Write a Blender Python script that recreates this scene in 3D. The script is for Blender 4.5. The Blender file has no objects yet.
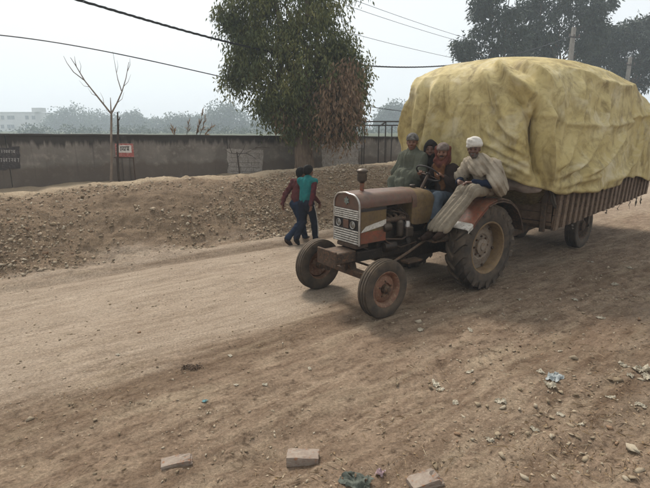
import bpy, bmesh, math, random
import numpy as np
from mathutils import Vector, Matrix
R = math.radians
random.seed(7); RNG = np.random.default_rng(7)
sc = bpy.context.scene
COL = sc.collection

# ------------------------------------------------------------------ camera
CAM_H, PITCH, FPX = 2.30, R(13.6), 480.0          # metres, radians, focal length in pixels of a 650 px wide picture
cam_d = bpy.data.cameras.new('camera')
cam_d.sensor_width = 36.0; cam_d.lens = 36.0 * FPX / 650.0
cam_d.clip_start = 0.05; cam_d.clip_end = 3000
cam = bpy.data.objects.new('camera', cam_d); COL.objects.link(cam)
cam.location = (0, 0, CAM_H); cam.rotation_euler = (R(90) - PITCH, 0, 0)
sc.camera = cam

# ------------------------------------------------------------------ sky, sun, exposure
SUN_EL, SUN_AZ = R(50), R(-22)                      # azimuth measured from +Y (away from the camera) towards +X
w = bpy.data.worlds.new('World'); sc.world = w; w.use_nodes = True
nt = w.node_tree; nt.nodes.clear()
sky = nt.nodes.new('ShaderNodeTexSky'); sky.sky_type = 'NISHITA'; sky.sun_disc = False
sky.sun_elevation = SUN_EL; sky.sun_rotation = SUN_AZ; sky.air_density = 1.0; sky.dust_density = 6.0; sky.ozone_density = 1.0
hs = nt.nodes.new('ShaderNodeHueSaturation'); hs.inputs['Saturation'].default_value = 0.45
mx = nt.nodes.new('ShaderNodeMix'); mx.data_type = 'RGBA'
mx.inputs[0].default_value = 0.80                  # thin, even overcast over the blue
mx.inputs[7].default_value = (7.5, 7.85, 8.1, 1)
bg = nt.nodes.new('ShaderNodeBackground'); bg.inputs['Strength'].default_value = 0.098
ow = nt.nodes.new('ShaderNodeOutputWorld')
nt.links.new(sky.outputs[0], hs.inputs['Color']); nt.links.new(hs.outputs[0], mx.inputs[6])
nt.links.new(mx.outputs[2], bg.inputs[0]); nt.links.new(bg.outputs[0], ow.inputs[0])
sun_d = bpy.data.lights.new('sun', 'SUN'); sun_d.energy = 2.7; sun_d.angle = R(14); sun_d.color = (1.0, 0.95, 0.88)
sun = bpy.data.objects.new('sun', sun_d); COL.objects.link(sun)
sv = Vector((math.sin(SUN_AZ) * math.cos(SUN_EL), math.cos(SUN_AZ) * math.cos(SUN_EL), math.sin(SUN_EL)))
sun.rotation_euler = sv.to_track_quat('Z', 'Y').to_euler(); sun.location = (0, 0, 60)
vs = sc.view_settings
vs.view_transform = 'Standard'; vs.look = 'None'; vs.exposure = 0.48; vs.gamma = 1.0; vs.use_curve_mapping = False
sc.cycles.max_bounces = 6; sc.cycles.diffuse_bounces = 3; sc.cycles.glossy_bounces = 2
sc.cycles.transmission_bounces = 3; sc.cycles.volume_bounces = 2; sc.cycles.transparent_max_bounces = 6
sc.cycles.use_denoising = True; sc.cycles.use_adaptive_sampling = True; sc.cycles.adaptive_threshold = .02
sc.cycles.caustics_reflective = False; sc.cycles.caustics_refractive = False

# ------------------------------------------------------------------ picture -> place
_fw = np.array([0, math.cos(PITCH), -math.sin(PITCH)]); _up = np.array([0, math.sin(PITCH), math.cos(PITCH)])
CAMP = np.array([0, 0, CAM_H])
def ray(px, py): return _fw * FPX + np.array([1.0, 0, 0]) * (px - 325) - _up * (py - 244)
def at_y(px, py, Y):                               # the point of a sight line at a given distance
    d = ray(px, py); return CAMP + d * (Y / d[1])
def on_plane(px, py, p0, n):
    d = ray(px, py); n = np.asarray(n, float); return CAMP + d * (((np.asarray(p0) - CAMP) @ n) / (d @ n))

# ------------------------------------------------------------------ noise
_T = RNG.random(4096); _P = RNG.permutation(4096)
def vnoise(x, y, seed=0):
    x = np.asarray(x, float); y = np.asarray(y, float)
    xi = np.floor(x).astype(np.int64); yi = np.floor(y).astype(np.int64)
    u = x - xi; v = y - yi; u = u * u * (3 - 2 * u); v = v * v * (3 - 2 * v)
    h = lambda a, b: _T[(_P[(a + seed * 131) & 4095] + b) & 4095] if False else _T[_P[(_P[(a + seed * 131) & 4095] + b) & 4095]]
    return ((h(xi, yi) * (1 - u) + h(xi + 1, yi) * u) * (1 - v) + (h(xi, yi + 1) * (1 - u) + h(xi + 1, yi + 1) * u) * v) * 2 - 1
def fbm(x, y, octv=4, seed=0, gain=.5):
    a, s, t = 1.0, 0.0, 0.0
    for o in range(octv):
        s = s + a * vnoise(x * 2 ** o + 17.3 * o, y * 2 ** o - 9.1 * o, seed + o); t += a; a *= gain
    return s / t
def sstep(a, b, x):
    t = np.clip((x - a) / (b - a), 0, 1); return t * t * (3 - 2 * t)

# ------------------------------------------------------------------ materials
MATS = {}
def lin(c): return tuple((v / 12.92 if v <= .04045 else ((v + .055) / 1.055) ** 2.4) for v in c)
def hexc(h): return lin(tuple(int(h[i:i + 2], 16) / 255 for i in (0, 2, 4)))
class NG:
    def __init__(s, name):
        s.m = bpy.data.materials.new(name); s.m.use_nodes = True; s.t = s.m.node_tree; s.t.nodes.clear()
        s.out = s.n('ShaderNodeOutputMaterial'); s.tc = s.n('ShaderNodeTexCoord')
    def n(s, t, **k):
        x = s.t.nodes.new(t)
        for a, b in k.items(): setattr(x, a, b)
        return x
    def l(s, a, b): s.t.links.new(a, b)
    def mapping(s, scale=(1, 1, 1), src='Object', rot=(0, 0, 0)):
        m = s.n('ShaderNodeMapping'); m.inputs['Scale'].default_value = scale; m.inputs['Rotation'].default_value = rot
        s.l(s.tc.outputs[src], m.inputs[0]); return m.outputs[0]
    def along(s, ang, scale):
        "turn the ground plane first, then stretch"
        a = s.mapping(rot=(0, 0, ang)); m = s.n('ShaderNodeMapping'); m.inputs['Scale'].default_value = scale; s.l(a, m.inputs[0]); return m.outputs[0]
    def noise(s, vec, scale, detail=4, rough=.55, dist=0):
        x = s.n('ShaderNodeTexNoise'); s.l(vec, x.inputs['Vector'])
        x.inputs['Scale'].default_value = scale; x.inputs['Detail'].default_value = detail
        x.inputs['Roughness'].default_value = rough; x.inputs['Distortion'].default_value = dist; return x.outputs[0]
    def voro(s, vec, scale, feature='F1', out=0):
        x = s.n('ShaderNodeTexVoronoi', feature=feature); s.l(vec, x.inputs['Vector']); x.inputs['Scale'].default_value = scale; return x.outputs[out]
    def ramp(s, fac, stops):
        x = s.n('ShaderNodeValToRGB'); s.l(fac, x.inputs[0]); e = x.color_ramp.elements
        while len(e) < len(stops): e.new(.5)
        for k, (p, c) in zip(e, stops):
            k.position = p; k.color = (c, c, c, 1) if isinstance(c, (int, float)) else (*c, 1)
        return x.outputs[0]
    def mix(s, fac, a, b, mode='MIX'):
        x = s.n('ShaderNodeMix', data_type='RGBA', blend_type=mode)
        for i, v in ((0, fac), (6, a), (7, b)):
            if isinstance(v, (int, float)): x.inputs[i].default_value = v if i == 0 else (v, v, v, 1)
            elif isinstance(v, tuple): x.inputs[i].default_value = (*v, 1) if len(v) == 3 else v
            else: s.l(v, x.inputs[i])
        return x.outputs[2]
    def math(s, op, a, b=0.0, clamp=False):
        x = s.n('ShaderNodeMath', operation=op, use_clamp=clamp)
        for i, v in ((0, a), (1, b)):
            if isinstance(v, (int, float)): x.inputs[i].default_value = v
            else: s.l(v, x.inputs[i])
        return x.outputs[0]
    def attr(s, name, out=0):
        x = s.n('ShaderNodeAttribute', attribute_name=name); return x.outputs[out]
    def bump(s, h, strength, dist=.01, prev=None):
        x = s.n('ShaderNodeBump'); x.inputs['Strength'].default_value = strength; x.inputs['Distance'].default_value = dist
        s.l(h, x.inputs['Height'])
        if prev is not None: s.l(prev, x.inputs['Normal'])
        return x.outputs[0]
    def done(s, col, rough=.8, metal=0.0, normal=None, trans=0.0, spec=.35):
        b = s.n('ShaderNodeBsdfPrincipled')
        for k, v in (('Base Color', col), ('Roughness', rough), ('Metallic', metal)):
            if isinstance(v, (int, float)): b.inputs[k].default_value = v
            elif isinstance(v, tuple): b.inputs[k].default_value = (*v, 1)
            else: s.l(v, b.inputs[k])
        b.inputs['Specular IOR Level'].default_value = spec
        if normal is not None: s.l(normal, b.inputs['Normal'])
        o = b.outputs[0]
        if trans > 0:
            t = s.n('ShaderNodeBsdfTranslucent'); mxs = s.n('ShaderNodeMixShader'); mxs.inputs[0].default_value = trans
            if isinstance(col, tuple): t.inputs[0].default_value = (*col, 1)
            else: s.l(col, t.inputs[0])
            s.l(o, mxs.inputs[1]); s.l(t.outputs[0], mxs.inputs[2]); o = mxs.outputs[0]
        s.l(o, s.out.inputs[0]); MATS[s.m.name] = s.m; return s.m
DUST = hexc('9c8468')
def worn(name, base, alt=None, rough=.6, metal=0.0, dust=.35, scale=6.0, bump=.15, bscale=60, spots=None, spec=.35):
    """painted or bare surface with blotches, chips of `spots` colour and road dust lying on what faces up"""
    g = NG(name); v = g.mapping()
    c = g.mix(g.ramp(g.noise(v, scale, 5, .6), [(.35, 0.0), (.65, 1.0)]), base, alt or tuple(x * .7 for x in base))
    if spots: c = g.mix(g.ramp(g.noise(v, scale * 3.3, 6, .7), [(.54, 0.0), (.60, 1.0)]), c, spots)
    if dust > 0:
        geo = g.n('ShaderNodeNewGeometry'); sep = g.n('ShaderNodeSeparateXYZ'); g.l(geo.outputs['Normal'], sep.inputs[0])
        upf = g.math('MULTIPLY_ADD', sep.outputs[2], .5); upf.node.inputs[2].default_value = .5
        f = g.math('MULTIPLY', g.math('MULTIPLY', upf, g.ramp(g.noise(v, scale * 1.7, 4, .6), [(.3, .25), (.7, 1.0)])), dust * 1.3, True)
        c = g.mix(f, c, DUST)
    nrm = g.bump(g.noise(v, bscale, 4, .6), bump, .004)
    r_ = g.math('MULTIPLY_ADD', g.noise(v, scale * 2, 3), .25, True); r_.node.inputs[2].default_value = rough - .12
    return g.done(c, r_, metal, nrm, spec=spec)
def cloth(name, base, alt=None, scale=7, weave=220, bump=.25, wr=14, wrs=.5):
    g = NG(name); v = g.mapping()
    c = g.mix(g.ramp(g.noise(v, scale, 4, .6), [(.35, 0.0), (.7, 1.0)]), base, alt or tuple(x * .72 for x in base))
    c = g.mix(.35, c, g.mix(g.noise(v, weave, 2, .5), .25, 1.0), 'MULTIPLY')
    n1 = g.bump(g.noise(v, wr, 3, .5, 1.2), wrs, .02)
    return g.done(c, .95, 0, g.bump(g.noise(v, weave, 2), bump, .003, n1), spec=.06)

# ------------------------------------------------------------------ mesh helpers
def me_from(name, v, f, mats=(), smooth=None, fm=None):
    me = bpy.data.meshes.new(name)
    v = np.asarray(v, np.float32).reshape(-1, 3)
    if isinstance(f, np.ndarray) and f.ndim == 2:
        nf, k = f.shape
        me.vertices.add(len(v)); me.vertices.foreach_set('co', v.ravel())
        me.loops.add(nf * k); me.loops.foreach_set('vertex_index', f.astype(np.int32).ravel())
        me.polygons.add(nf); me.polygons.foreach_set('loop_start', np.arange(0, nf * k, k, dtype=np.int32))
        me.update(calc_edges=True)
    else:
        me.from_pydata(v.tolist(), [], [list(map(int, q)) for q in f])
    for m in mats: me.materials.append(MATS[m] if isinstance(m, str) else m)
    if fm is not None: me.polygons.foreach_set('material_index', np.asarray(fm, np.int32))
    if smooth is not None:
        me.polygons.foreach_set('use_smooth', np.ones(len(me.polygons), bool))
        if smooth < 179: me.set_sharp_from_angle(angle=R(smooth))
    me.update(); return me
def link(name, me, parent=None, loc=None, rot=None):
    o = bpy.data.objects.new(name, me); COL.objects.link(o)
    if parent is not None: o.parent = parent
    if loc is not None: o.location = tuple(loc)
    if rot is not None: o.rotation_euler = tuple(rot)
    return o
def tag(o, label=None, cat=None, group=None, kind=None):
    for k, v in (('label', label), ('category', cat), ('group', group), ('kind', kind)):
        if v: o[k] = v
    return o
def thing(name, label, cat, loc=(0, 0, 0), rotz=0.0, group=None):
    o = link(name, None, None, loc, (0, 0, rotz)); o.empty_display_size = .2; return tag(o, label, cat, group)
class MB:
    """collects shapes; .obj() links them as one mesh"""
    def __init__(s): s.v = []; s.f = []
    def add(s, v, f):
        b = len(s.v); s.v += [tuple(map(float, p)) for p in v]; s.f += [tuple(int(i) + b for i in q) for q in f]; return s
    def box(s, lo, hi, bev=.0, M=None):
        lo = np.minimum(lo, hi).astype(float) if True else lo; hi = np.maximum(lo, hi).astype(float)
        c = (lo + hi) / 2; h = (hi - lo) / 2; bev = min(bev, h.min() * .9)
        v, f = [], []
        if bev <= 0:
            v = [(c[0] + sx * h[0], c[1] + sy * h[1], c[2] + sz * h[2]) for sx in (-1, 1) for sy in (-1, 1) for sz in (-1, 1)]
            f = [(0, 1, 3, 2), (4, 6, 7, 5), (0, 4, 5, 1), (2, 3, 7, 6), (0, 2, 6, 4), (1, 5, 7, 3)]
        else:
            idx = {}
            for sx in (-1, 1):
                for sy in (-1, 1):
                    for sz in (-1, 1):
                        for a in range(3):
                            p = [sx * (h[0] - bev), sy * (h[1] - bev), sz * (h[2] - bev)]
                            p[a] = (sx, sy, sz)[a] * h[a]
                            idx[sx, sy, sz, a] = len(v); v.append((c[0] + p[0], c[1] + p[1], c[2] + p[2]))
            I = lambda x, y, z, a: idx[x, y, z, a]
            for a in range(3):
                b1, c1 = (a + 1) % 3, (a + 2) % 3
                for sg in (-1, 1):
                    q = []
                    for p, r_ in ((-1, -1), (1, -1), (1, 1), (-1, 1)):
                        k = [0, 0, 0]; k[a] = sg; k[b1] = p; k[c1] = r_; q.append(I(*k, a))
                    f.append(tuple(q if sg > 0 else q[::-1]))
            for a in range(3):
                b1, c1 = (a + 1) % 3, (a + 2) % 3
                for p in (-1, 1):
                    for r_ in (-1, 1):
                        def K(e, w_):
                            k = [0, 0, 0]; k[a] = e; k[b1] = p; k[c1] = r_; return I(*k, w_)
                        q = (K(-1, b1), K(1, b1), K(1, c1), K(-1, c1)); f.append(q if p * r_ < 0 else q[::-1])
            for sx in (-1, 1):
                for sy in (-1, 1):
                    for sz in (-1, 1):
                        q = (I(sx, sy, sz, 0), I(sx, sy, sz, 1), I(sx, sy, sz, 2)); f.append(q if sx * sy * sz > 0 else q[::-1])
        if M is not None: v = [tuple(M @ Vector(p)) for p in v]
        return s.add(v, f)
    def bar(s, a, b, wdt, hgt, bev=.0, up=(0, 0, 1)):
        a, b = Vector(a), Vector(b); d = b - a; L = d.length; x = d / L; u = Vector(up); y = u.cross(x)
        if y.length < 1e-4: y = Vector((0, 1, 0)).cross(x)
        y.normalize(); z = x.cross(y)
        M = Matrix((x, y, z)).transposed().to_4x4(); M.translation = (a + b) / 2
        return s.box((-L / 2, -wdt / 2, -hgt / 2), (L / 2, wdt / 2, hgt / 2), bev, M)
    def tube(s, pts, r_, n=8, cap=True):
        pts = [Vector(p) for p in pts]; m = len(pts); rr = r_ if hasattr(r_, '__len__') else [r_] * m
        v, f = [], []; u = None
        for i, p in enumerate(pts):
            t = (pts[min(i + 1, m - 1)] - pts[max(i - 1, 0)]).normalized()
            if u is None: u = t.orthogonal().normalized()
            u = (u - t * u.dot(t)); u = u.normalized() if u.length > 1e-6 else t.orthogonal().normalized()
            w_ = t.cross(u)
            for k in range(n):
                a = 2 * math.pi * k / n; v.append(p + (u * math.cos(a) + w_ * math.sin(a)) * rr[i])
        for i in range(m - 1):
            for k in range(n):
                k2 = (k + 1) % n; f.append((i * n + k, i * n + k2, (i + 1) * n + k2, (i + 1) * n + k))
        if cap: f.append(tuple(range(n))[::-1]); f.append(tuple((m - 1) * n + k for k in range(n)))
        return s.add(v, f)
    def lathe(s, prof, n=32, axis='y', c=(0, 0, 0), closed=False):
        """prof: (radius, offset along the axis)"""
        v, f = [], []; m = len(prof)
        for r_, h in prof:
            for k in range(n):
                a = 2 * math.pi * k / n; p, q = r_ * math.cos(a), r_ * math.sin(a)
                P = {'x': (h, p, q), 'y': (q, h, p), 'z': (p, q, h)}[axis]; v.append((P[0] + c[0], P[1] + c[1], P[2] + c[2]))
        for i in range(m if closed else m - 1):
            j = (i + 1) % m
            for k in range(n):
                k2 = (k + 1) % n; f.append((i * n + k, i * n + k2, j * n + k2, j * n + k))
        return s.add(v, f)
    def prism(s, poly, x0, x1, axis='x'):
        """poly in the two other axes in cyclic order, extruded from x0 to x1"""
        n = len(poly); v = []
        for h in (x0, x1):
            for p, q in poly: v.append({'x': (h, p, q), 'y': (q, h, p), 'z': (p, q, h)}[axis])
        f = [tuple(range(n))[::-1], tuple(n + k for k in range(n))]
        f += [(k, (k + 1) % n, n + (k + 1) % n, n + k) for k in range(n)]
        return s.add(v, f)
    def strip(s, rows, cyc=False):
        n = len(rows[0]); v = [p for r_ in rows for p in r_]; f = []
        for i in range(len(rows) - 1):
            for k in range(n if cyc else n - 1):
                k2 = (k + 1) % n; f.append((i * n + k, i * n + k2, (i + 1) * n + k2, (i + 1) * n + k))
        return s.add(v, f)
    def obj(s, name, mat, parent=None, smooth=35, fix=True):
        me = me_from(name, s.v, s.f, [mat])
        if fix:
            bm = bmesh.new(); bm.from_mesh(me); bmesh.ops.recalc_face_normals(bm, faces=bm.faces); bm.to_mesh(me); bm.free()
        if smooth:
            me.polygons.foreach_set('use_smooth', np.ones(len(me.polygons), bool)); me.set_sharp_from_angle(angle=R(smooth))
        me.update(); return link(name, me, parent)
def copy_tree(o, parent=None):
    c = o.copy(); COL.objects.link(c); c.parent = parent
    for ch in list(o.children): copy_tree(ch, c)
    return c

# ------------------------------------------------------------------ distance-field sculpting (figures, cloth)
class Sdf:
    def __init__(s, h): s.h = h; s.p = []
    def cap(s, a, b, ra, rb=None, k=.03, sq=None):
        """tapered capsule; sq = (axis, factor) flattens it"""
        a, b = np.array(a, float), np.array(b, float); rb = ra if rb is None else rb
        if sq is not None:
            ax, fc = np.array(sq[0], float), sq[1]; ax /= np.linalg.norm(ax)
        def fn(P):
            pa = P - a; ba = b - a; t = np.clip((pa @ ba) / max(ba @ ba, 1e-9), 0, 1)
            d = pa - t[..., None] * ba
            if sq is not None: d = d + (d @ ax)[..., None] * ax * (1 / fc - 1)
            return np.sqrt((d * d).sum(-1)) - (ra + (rb - ra) * t)
        r_ = max(ra, rb); s.p.append((fn, np.minimum(a, b) - r_, np.maximum(a, b) + r_, k, 'u')); return s
    def ell(s, c, r_, k=.03, M=None, op='u'):
        c = np.array(c, float); r_ = np.array(r_, float); Mi = None if M is None else np.array(M, float).T
        def fn(P):
            d = P - c
            if Mi is not None: d = d @ Mi.T
            q = d / r_; k0 = np.sqrt((q * q).sum(-1)); q2 = d / (r_ * r_); k1 = np.sqrt((q2 * q2).sum(-1))
            return k0 * (k0 - 1) / np.maximum(k1, 1e-6)
        m = r_.max() if M is not None else r_
        s.p.append((fn, c - m, c + m, k, op)); return s
    def fn(s, fn, lo, hi, k=.02, op='u'): s.p.append((fn, np.array(lo, float), np.array(hi, float), k, op)); return s
    def mesh(s, disp=None):
        h = s.h
        lo = np.min([p[1] for p in s.p if p[4] == 'u'], 0) - 4 * h; hi = np.max([p[2] for p in s.p if p[4] == 'u'], 0) + 4 * h
        n = np.ceil((hi - lo) / h).astype(int) + 1
        f = np.full(n, .2, np.float64); ax = [lo[i] + h * np.arange(n[i]) for i in range(3)]
        for fn, a, b, k, op in s.p:
            i0 = np.maximum(np.floor((a - lo - k - 4 * h) / h).astype(int), 0); i1 = np.minimum(np.ceil((b - lo + k + 4 * h) / h).astype(int) + 1, n)
            if (i1 <= i0).any(): continue
            sl = tuple(slice(i0[i], i1[i]) for i in range(3))
            P = np.stack(np.meshgrid(*[ax[i][sl[i]] for i in range(3)], indexing='ij'), -1); d = fn(P); g = f[sl]
            if op == 'u':
                hh = np.clip(.5 + .5 * (g - d) / k, 0, 1); f[sl] = g * (1 - hh) + d * hh - k * hh * (1 - hh)
            else:
                hh = np.clip(.5 - .5 * (-d - g) / k, 0, 1); d2 = -d; f[sl] = d2 * (1 - hh) + g * hh + k * hh * (1 - hh)
        if disp is not None:
            P = np.stack(np.meshgrid(*ax, indexing='ij'), -1); m = np.abs(f) < .06; f[m] = f[m] + disp(P[m])
        return surface_nets(f, lo, h)
def surface_nets(f, o, h):
    nx, ny, nz = f.shape; acc = np.zeros((nx - 1, ny - 1, nz - 1, 3)); cnt = np.zeros((nx - 1, ny - 1, nz - 1))
    S = lambda c: f[c[0]:c[0] + nx - 1, c[1]:c[1] + ny - 1, c[2]:c[2] + nz - 1]
    cs = [(i, j, k) for i in (0, 1) for j in (0, 1) for k in (0, 1)]
    for a in cs:
        for d in range(3):
            if a[d]: continue
            b = list(a); b[d] = 1; fa, fb = S(a), S(b); m = (fa < 0) != (fb < 0)
            t = np.where(m, fa / np.where(m, fa - fb, 1), 0)
            for e in range(3): acc[..., e] += np.where(m, a[e] + (t if e == d else 0), 0)
            cnt += m
    act = cnt > 0; idx = np.full(cnt.shape, -1); idx[act] = np.arange(act.sum())
    cell = np.stack(np.nonzero(act), -1); v = (cell + acc[act] / cnt[act][:, None]) * h + o
    fs = []
    s = f < 0
    for d in range(3):
        e, g = (d + 1) % 3, (d + 2) % 3
        sl0 = [slice(None)] * 3; sl1 = [slice(None)] * 3; sl0[d] = slice(0, -1); sl1[d] = slice(1, None)
        for q in (e, g): sl0[q] = slice(1, -1); sl1[q] = slice(1, -1)
        a, b = s[tuple(sl0)], s[tuple(sl1)]; I = np.stack(np.nonzero(a != b), -1)
        if not len(I): continue
        inside = a[tuple(I.T)]; I = I.copy(); I[:, e] += 1; I[:, g] += 1
        def C(de, dg):
            J = I.copy(); J[:, e] -= de; J[:, g] -= dg; return idx[tuple(J.T)]
        q = np.stack([C(1, 1), C(0, 1), C(0, 0), C(1, 0)], -1); q[~inside] = q[~inside][:, ::-1]; fs.append(q)
    return v, np.concatenate(fs)
def sdf_obj(name, s, mats, parent, disp=None, pick=None):
    v, f = s.mesh(disp); fm = None
    if pick is not None: fm = pick(v[f].mean(1))
    return link(name, me_from(name, v, f, mats if isinstance(mats, (list, tuple)) else [mats], 180, fm), parent)

# ================================================================== GROUND
RA = R(36.5)                                       # the road and the dirt bank run 36.5 degrees off the picture plane
RC, RS = math.cos(RA), math.sin(RA)
def sn(x, y): return x * RC + y * RS, -x * RS + y * RC
def xy(s, n): return s * RC - n * RS, s * RS + n * RC
def hgt(x, y):
    x = np.asarray(x, float); y = np.asarray(y, float); s, n = sn(x, y)
    nb = n + .28 * vnoise(s * .45, n * .25, 3) + .10 * vnoise(s * 1.7, n * .9, 4)
    rise = .55 * sstep(8.35, 11.1, nb) + .45 * sstep(8.6, 10.4, nb)
    top = 1.06 + .06 * vnoise(s * .8, n * .3, 5) + .05 * vnoise(s * 2.3, n * .8, 6) - .09 * sstep(2.6, .8, s) + .10 * sstep(6, 10, s)
    z = top * rise - .34 * sstep(11.6, 14.5, n)
    bank = sstep(8.3, 8.9, nb) * sstep(13.0, 11.2, n)
    z = z + bank * (.11 * fbm(x * 1.9, y * 1.9, 5, 8, .66) + .07 * np.abs(fbm(x * 8, y * 8, 3, 9)))
    # wheel ruts along the road
    rut = 8.12 + .12 * vnoise(s * .4, 0 * s, 11)
    z = z - .045 * np.exp(-((n - rut) / .15) ** 2) + .045 * np.exp(-((n - rut - .32) / .17) ** 2)
    for c, d, w_ in ((7.15, .018, .2), (6.2, .014, .18), (4.25, .016, .17), (2.6, .02, .2)):
        c2 = c + .10 * vnoise(s * .33, c + 0 * s, 12); z = z - d * np.exp(-((n - c2) / w_) ** 2)
    calm = 1 - .7 * np.exp(-(((s - 6.5) / 4.0) ** 4 + ((n - 4.9) / 1.5) ** 4))
    far = sstep(40, 15, np.abs(y)) * sstep(40, 15, np.abs(x))
    z = z + far * calm * (.022 * fbm(x * .9, y * .9, 3, 21) + .007 * fbm(x * 5, y * 5, 4, 22, .65))
    fg = sstep(4.6, 3.4, n) * sstep(40, 15, np.abs(x))
    z = z + fg * calm * (.050 * fbm(s * .6, n * 1.5, 4, 23, .55) + .026 * fbm(x * 6, y * 6, 4, 24, .7))
    churn = fg * calm * sstep(.2, 1.6, x) * sstep(3.9, 3.0, n)
    z = z + churn * (.05 * (.5 - np.abs(fbm(x * 1.9, y * 2.4, 4, 26, .6))) + .02 * fbm(x * 9, y * 9, 3, 27, .7))
    z = z + .10 * sstep(3.0, -.5, n) * fg + .12 * sstep(.5, 3.5, x) * sstep(3.2, 1.2, n) * fg
    return z
def G(px, py, it=14):                              # where a sight line meets the ground
    z = 0.0
    for _ in range(it):
        d = ray(px, py); p = CAMP + d * ((z - CAM_H) / d[2]); z = .5 * z + .5 * float(hgt(p[0], p[1]))
    p[2] = float(hgt(p[0], p[1])); return p

g = NG('dirt_ground'); v = g.mapping()
vs_r = g.along(-RA, (.45, 1.7, 1)); n1 = g.noise(vs_r, 1.0, 6, .62); n2 = g.noise(vs_r, 5.5, 7, .7); n3 = g.noise(v, 38, 5, .7)
light = g.attr('light'); bankm = g.attr('bank'); damp = g.attr('damp')
brown = g.mix(g.ramp(n1, [(.3, 0.0), (.7, 1.0)]), hexc('8c7662'), hexc('9c8872'))
brown = g.mix(g.ramp(n2, [(.40, 0.0), (.62, 1.0)]), brown, hexc('74604e'))
brown = g.mix(g.ramp(g.noise(g.along(-RA, (.4, 1.6, 1)), 1.9, 6, .65, .6), [(.50, 0.0), (.68, .65)]), brown, hexc('ab9980')); brown = g.mix(g.ramp(g.noise(v, 7.5, 6, .75), [(.54, 0.0), (.66, .8)]), brown, hexc('4d3d2f'))
pale = g.mix(g.ramp(n2, [(.35, 0.0), (.70, 1.0)]), hexc('b3a28e'), hexc('9d8b77'))
pale = g.mix(g.ramp(g.noise(g.along(-RA, (.22, 2.8, 1)), 1.6, 6, .65), [(.48, 0.0), (.70, .55)]), pale, hexc('83715e')); pale = g.mix(g.ramp(g.noise(g.along(-RA, (.6, 4.5, 1)), 3.0, 5, .7), [(.56, 0.0), (.72, .6)]), pale, hexc('6f5d4c'))
bk = g.mix(g.ramp(n2, [(.35, 0.0), (.65, 1.0)]), hexc('8d7861'), hexc('6f5d4b'))
c = g.mix(light, brown, pale); c = g.mix(bankm, c, bk)
c = g.mix(g.attr('crest'), c, hexc('b3a085')); c = g.mix(g.attr('field'), c, g.mix(g.noise(v, .3, 4), hexc('3f4630'), hexc('565a3c')))
c = g.mix(g.math('MULTIPLY', damp, g.ramp(n2, [(.25, .65), (.6, 1.0)])), c, hexc('54412f'))
c = g.mix(.7, c, g.mix(g.ramp(n3, [(.32, 0.0), (.68, 1.0)]), .45, 1.3), 'MULTIPLY'); c = g.mix(.6, c, g.mix(g.ramp(g.noise(v, 120, 4, .75), [(.3, 0.0), (.7, 1.0)]), .55, 1.3), 'MULTIPLY')
vor = g.voro(v, 26); c = g.mix(g.ramp(g.math('MULTIPLY', g.ramp(vor, [(.10, 1.0), (.22, 0.0)]), g.ramp(n1, [(.45, 0.0), (.6, 1.0)])), [(.3, 0.0), (.8, .55)]), c, hexc('b9aa95'))
b1 = g.bump(n2, .45, .05); b2 = g.bump(n3, .9, .02, b1); b3 = g.bump(g.noise(v, 120, 4, .75), .7, .008, b2)
wv_ = g.n('ShaderNodeTexWave', wave_type='BANDS', bands_direction='X'); wv_.inputs['Scale'].default_value = 3.2; wv_.inputs['Distortion'].default_value = 1.2; g.l(g.mapping(rot=(0, 0, -RA + .75)), wv_.inputs['Vector'])
b4 = g.bump(g.math('MULTIPLY', wv_.outputs[1], g.attr('tread')), .6, .02, b3)
g.done(c, .95, 0, b4, spec=.12)

def axis(lo, hi, step, grow, lim_lo, lim_hi):
    a = list(np.arange(lo, hi, step)); st = step
    while a[-1] < lim_hi: st *= grow; a.append(a[-1] + st)
    st = step; b = []; cur = lo
    while cur > lim_lo: st *= grow; cur -= st; b.append(cur)
    return np.array(b[::-1] + a)
gx = axis(-8.5, 8.5, .042, 1.07, -300, 300)
gy = np.concatenate([axis(1.6, 8.0, .028, 1.1, -30, 8.0)[:-1], axis(8.03, 15.0, .045, 1.06, 8.03, 300)[0:]])
gy = np.unique(np.round(gy, 4)); gy = gy[np.concatenate([[True], np.diff(gy) > .01])]
X, Y = np.meshgrid(gx, gy, indexing='ij'); Z = hgt(X, Y)
nx_, ny_ = X.shape; ids = np.arange(nx_ * ny_).reshape(nx_, ny_)
quads = np.stack([ids[:-1, :-1], ids[1:, :-1], ids[1:, 1:], ids[:-1, 1:]], -1).reshape(-1, 4)
gme = me_from('ground', np.stack([X, Y, Z], -1).reshape(-1, 3), quads, ['dirt_ground'], 180)
S_, N_ = sn(X, Y)
wob = .22 * vnoise(S_ * .5, N_ * .3, 31) + .34 * fbm(S_ * .9, N_ * 4.5, 4, 32, .6)
lightm = sstep(4.35, 5.0, N_ + wob - .05 * (S_ - 1)) * sstep(8.5, 8.1, N_ + wob * .4)
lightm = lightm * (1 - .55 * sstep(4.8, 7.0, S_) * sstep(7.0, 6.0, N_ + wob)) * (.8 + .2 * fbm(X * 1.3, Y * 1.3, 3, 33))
lightm = np.maximum(lightm, .75 * sstep(8.25, 8.45, N_ + wob * .3) * sstep(9.0, 8.6, N_ + wob))
lightm = np.maximum(lightm, .45 * sstep(.1, .5, fbm(S_ * .5, N_ * 1.6, 3, 36)) * sstep(4.8, 4.2, N_))
rutc = 8.12 + .12 * vnoise(S_ * .4, 0 * S_, 11)
damp_rut_shade_m = .95 * np.exp(-((N_ - rutc + .02) / .15) ** 2) * (.6 + .4 * vnoise(S_ * .7, N_, 34))  # shade lying in the rut, painted dark into the soil colour
damp_rut_shade_m = damp_rut_shade_m + .42 * np.exp(-((N_ + wob - 4.3 - .05 * (S_ - 1)) / .26) ** 2) * sstep(7.5, 5.0, S_)
damp_rut_shade_m = damp_rut_shade_m + .55 * sstep(.12, .55, fbm(S_ * .45, N_ * .9, 4, 35)) * sstep(4.6, 3.9, N_)
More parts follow.
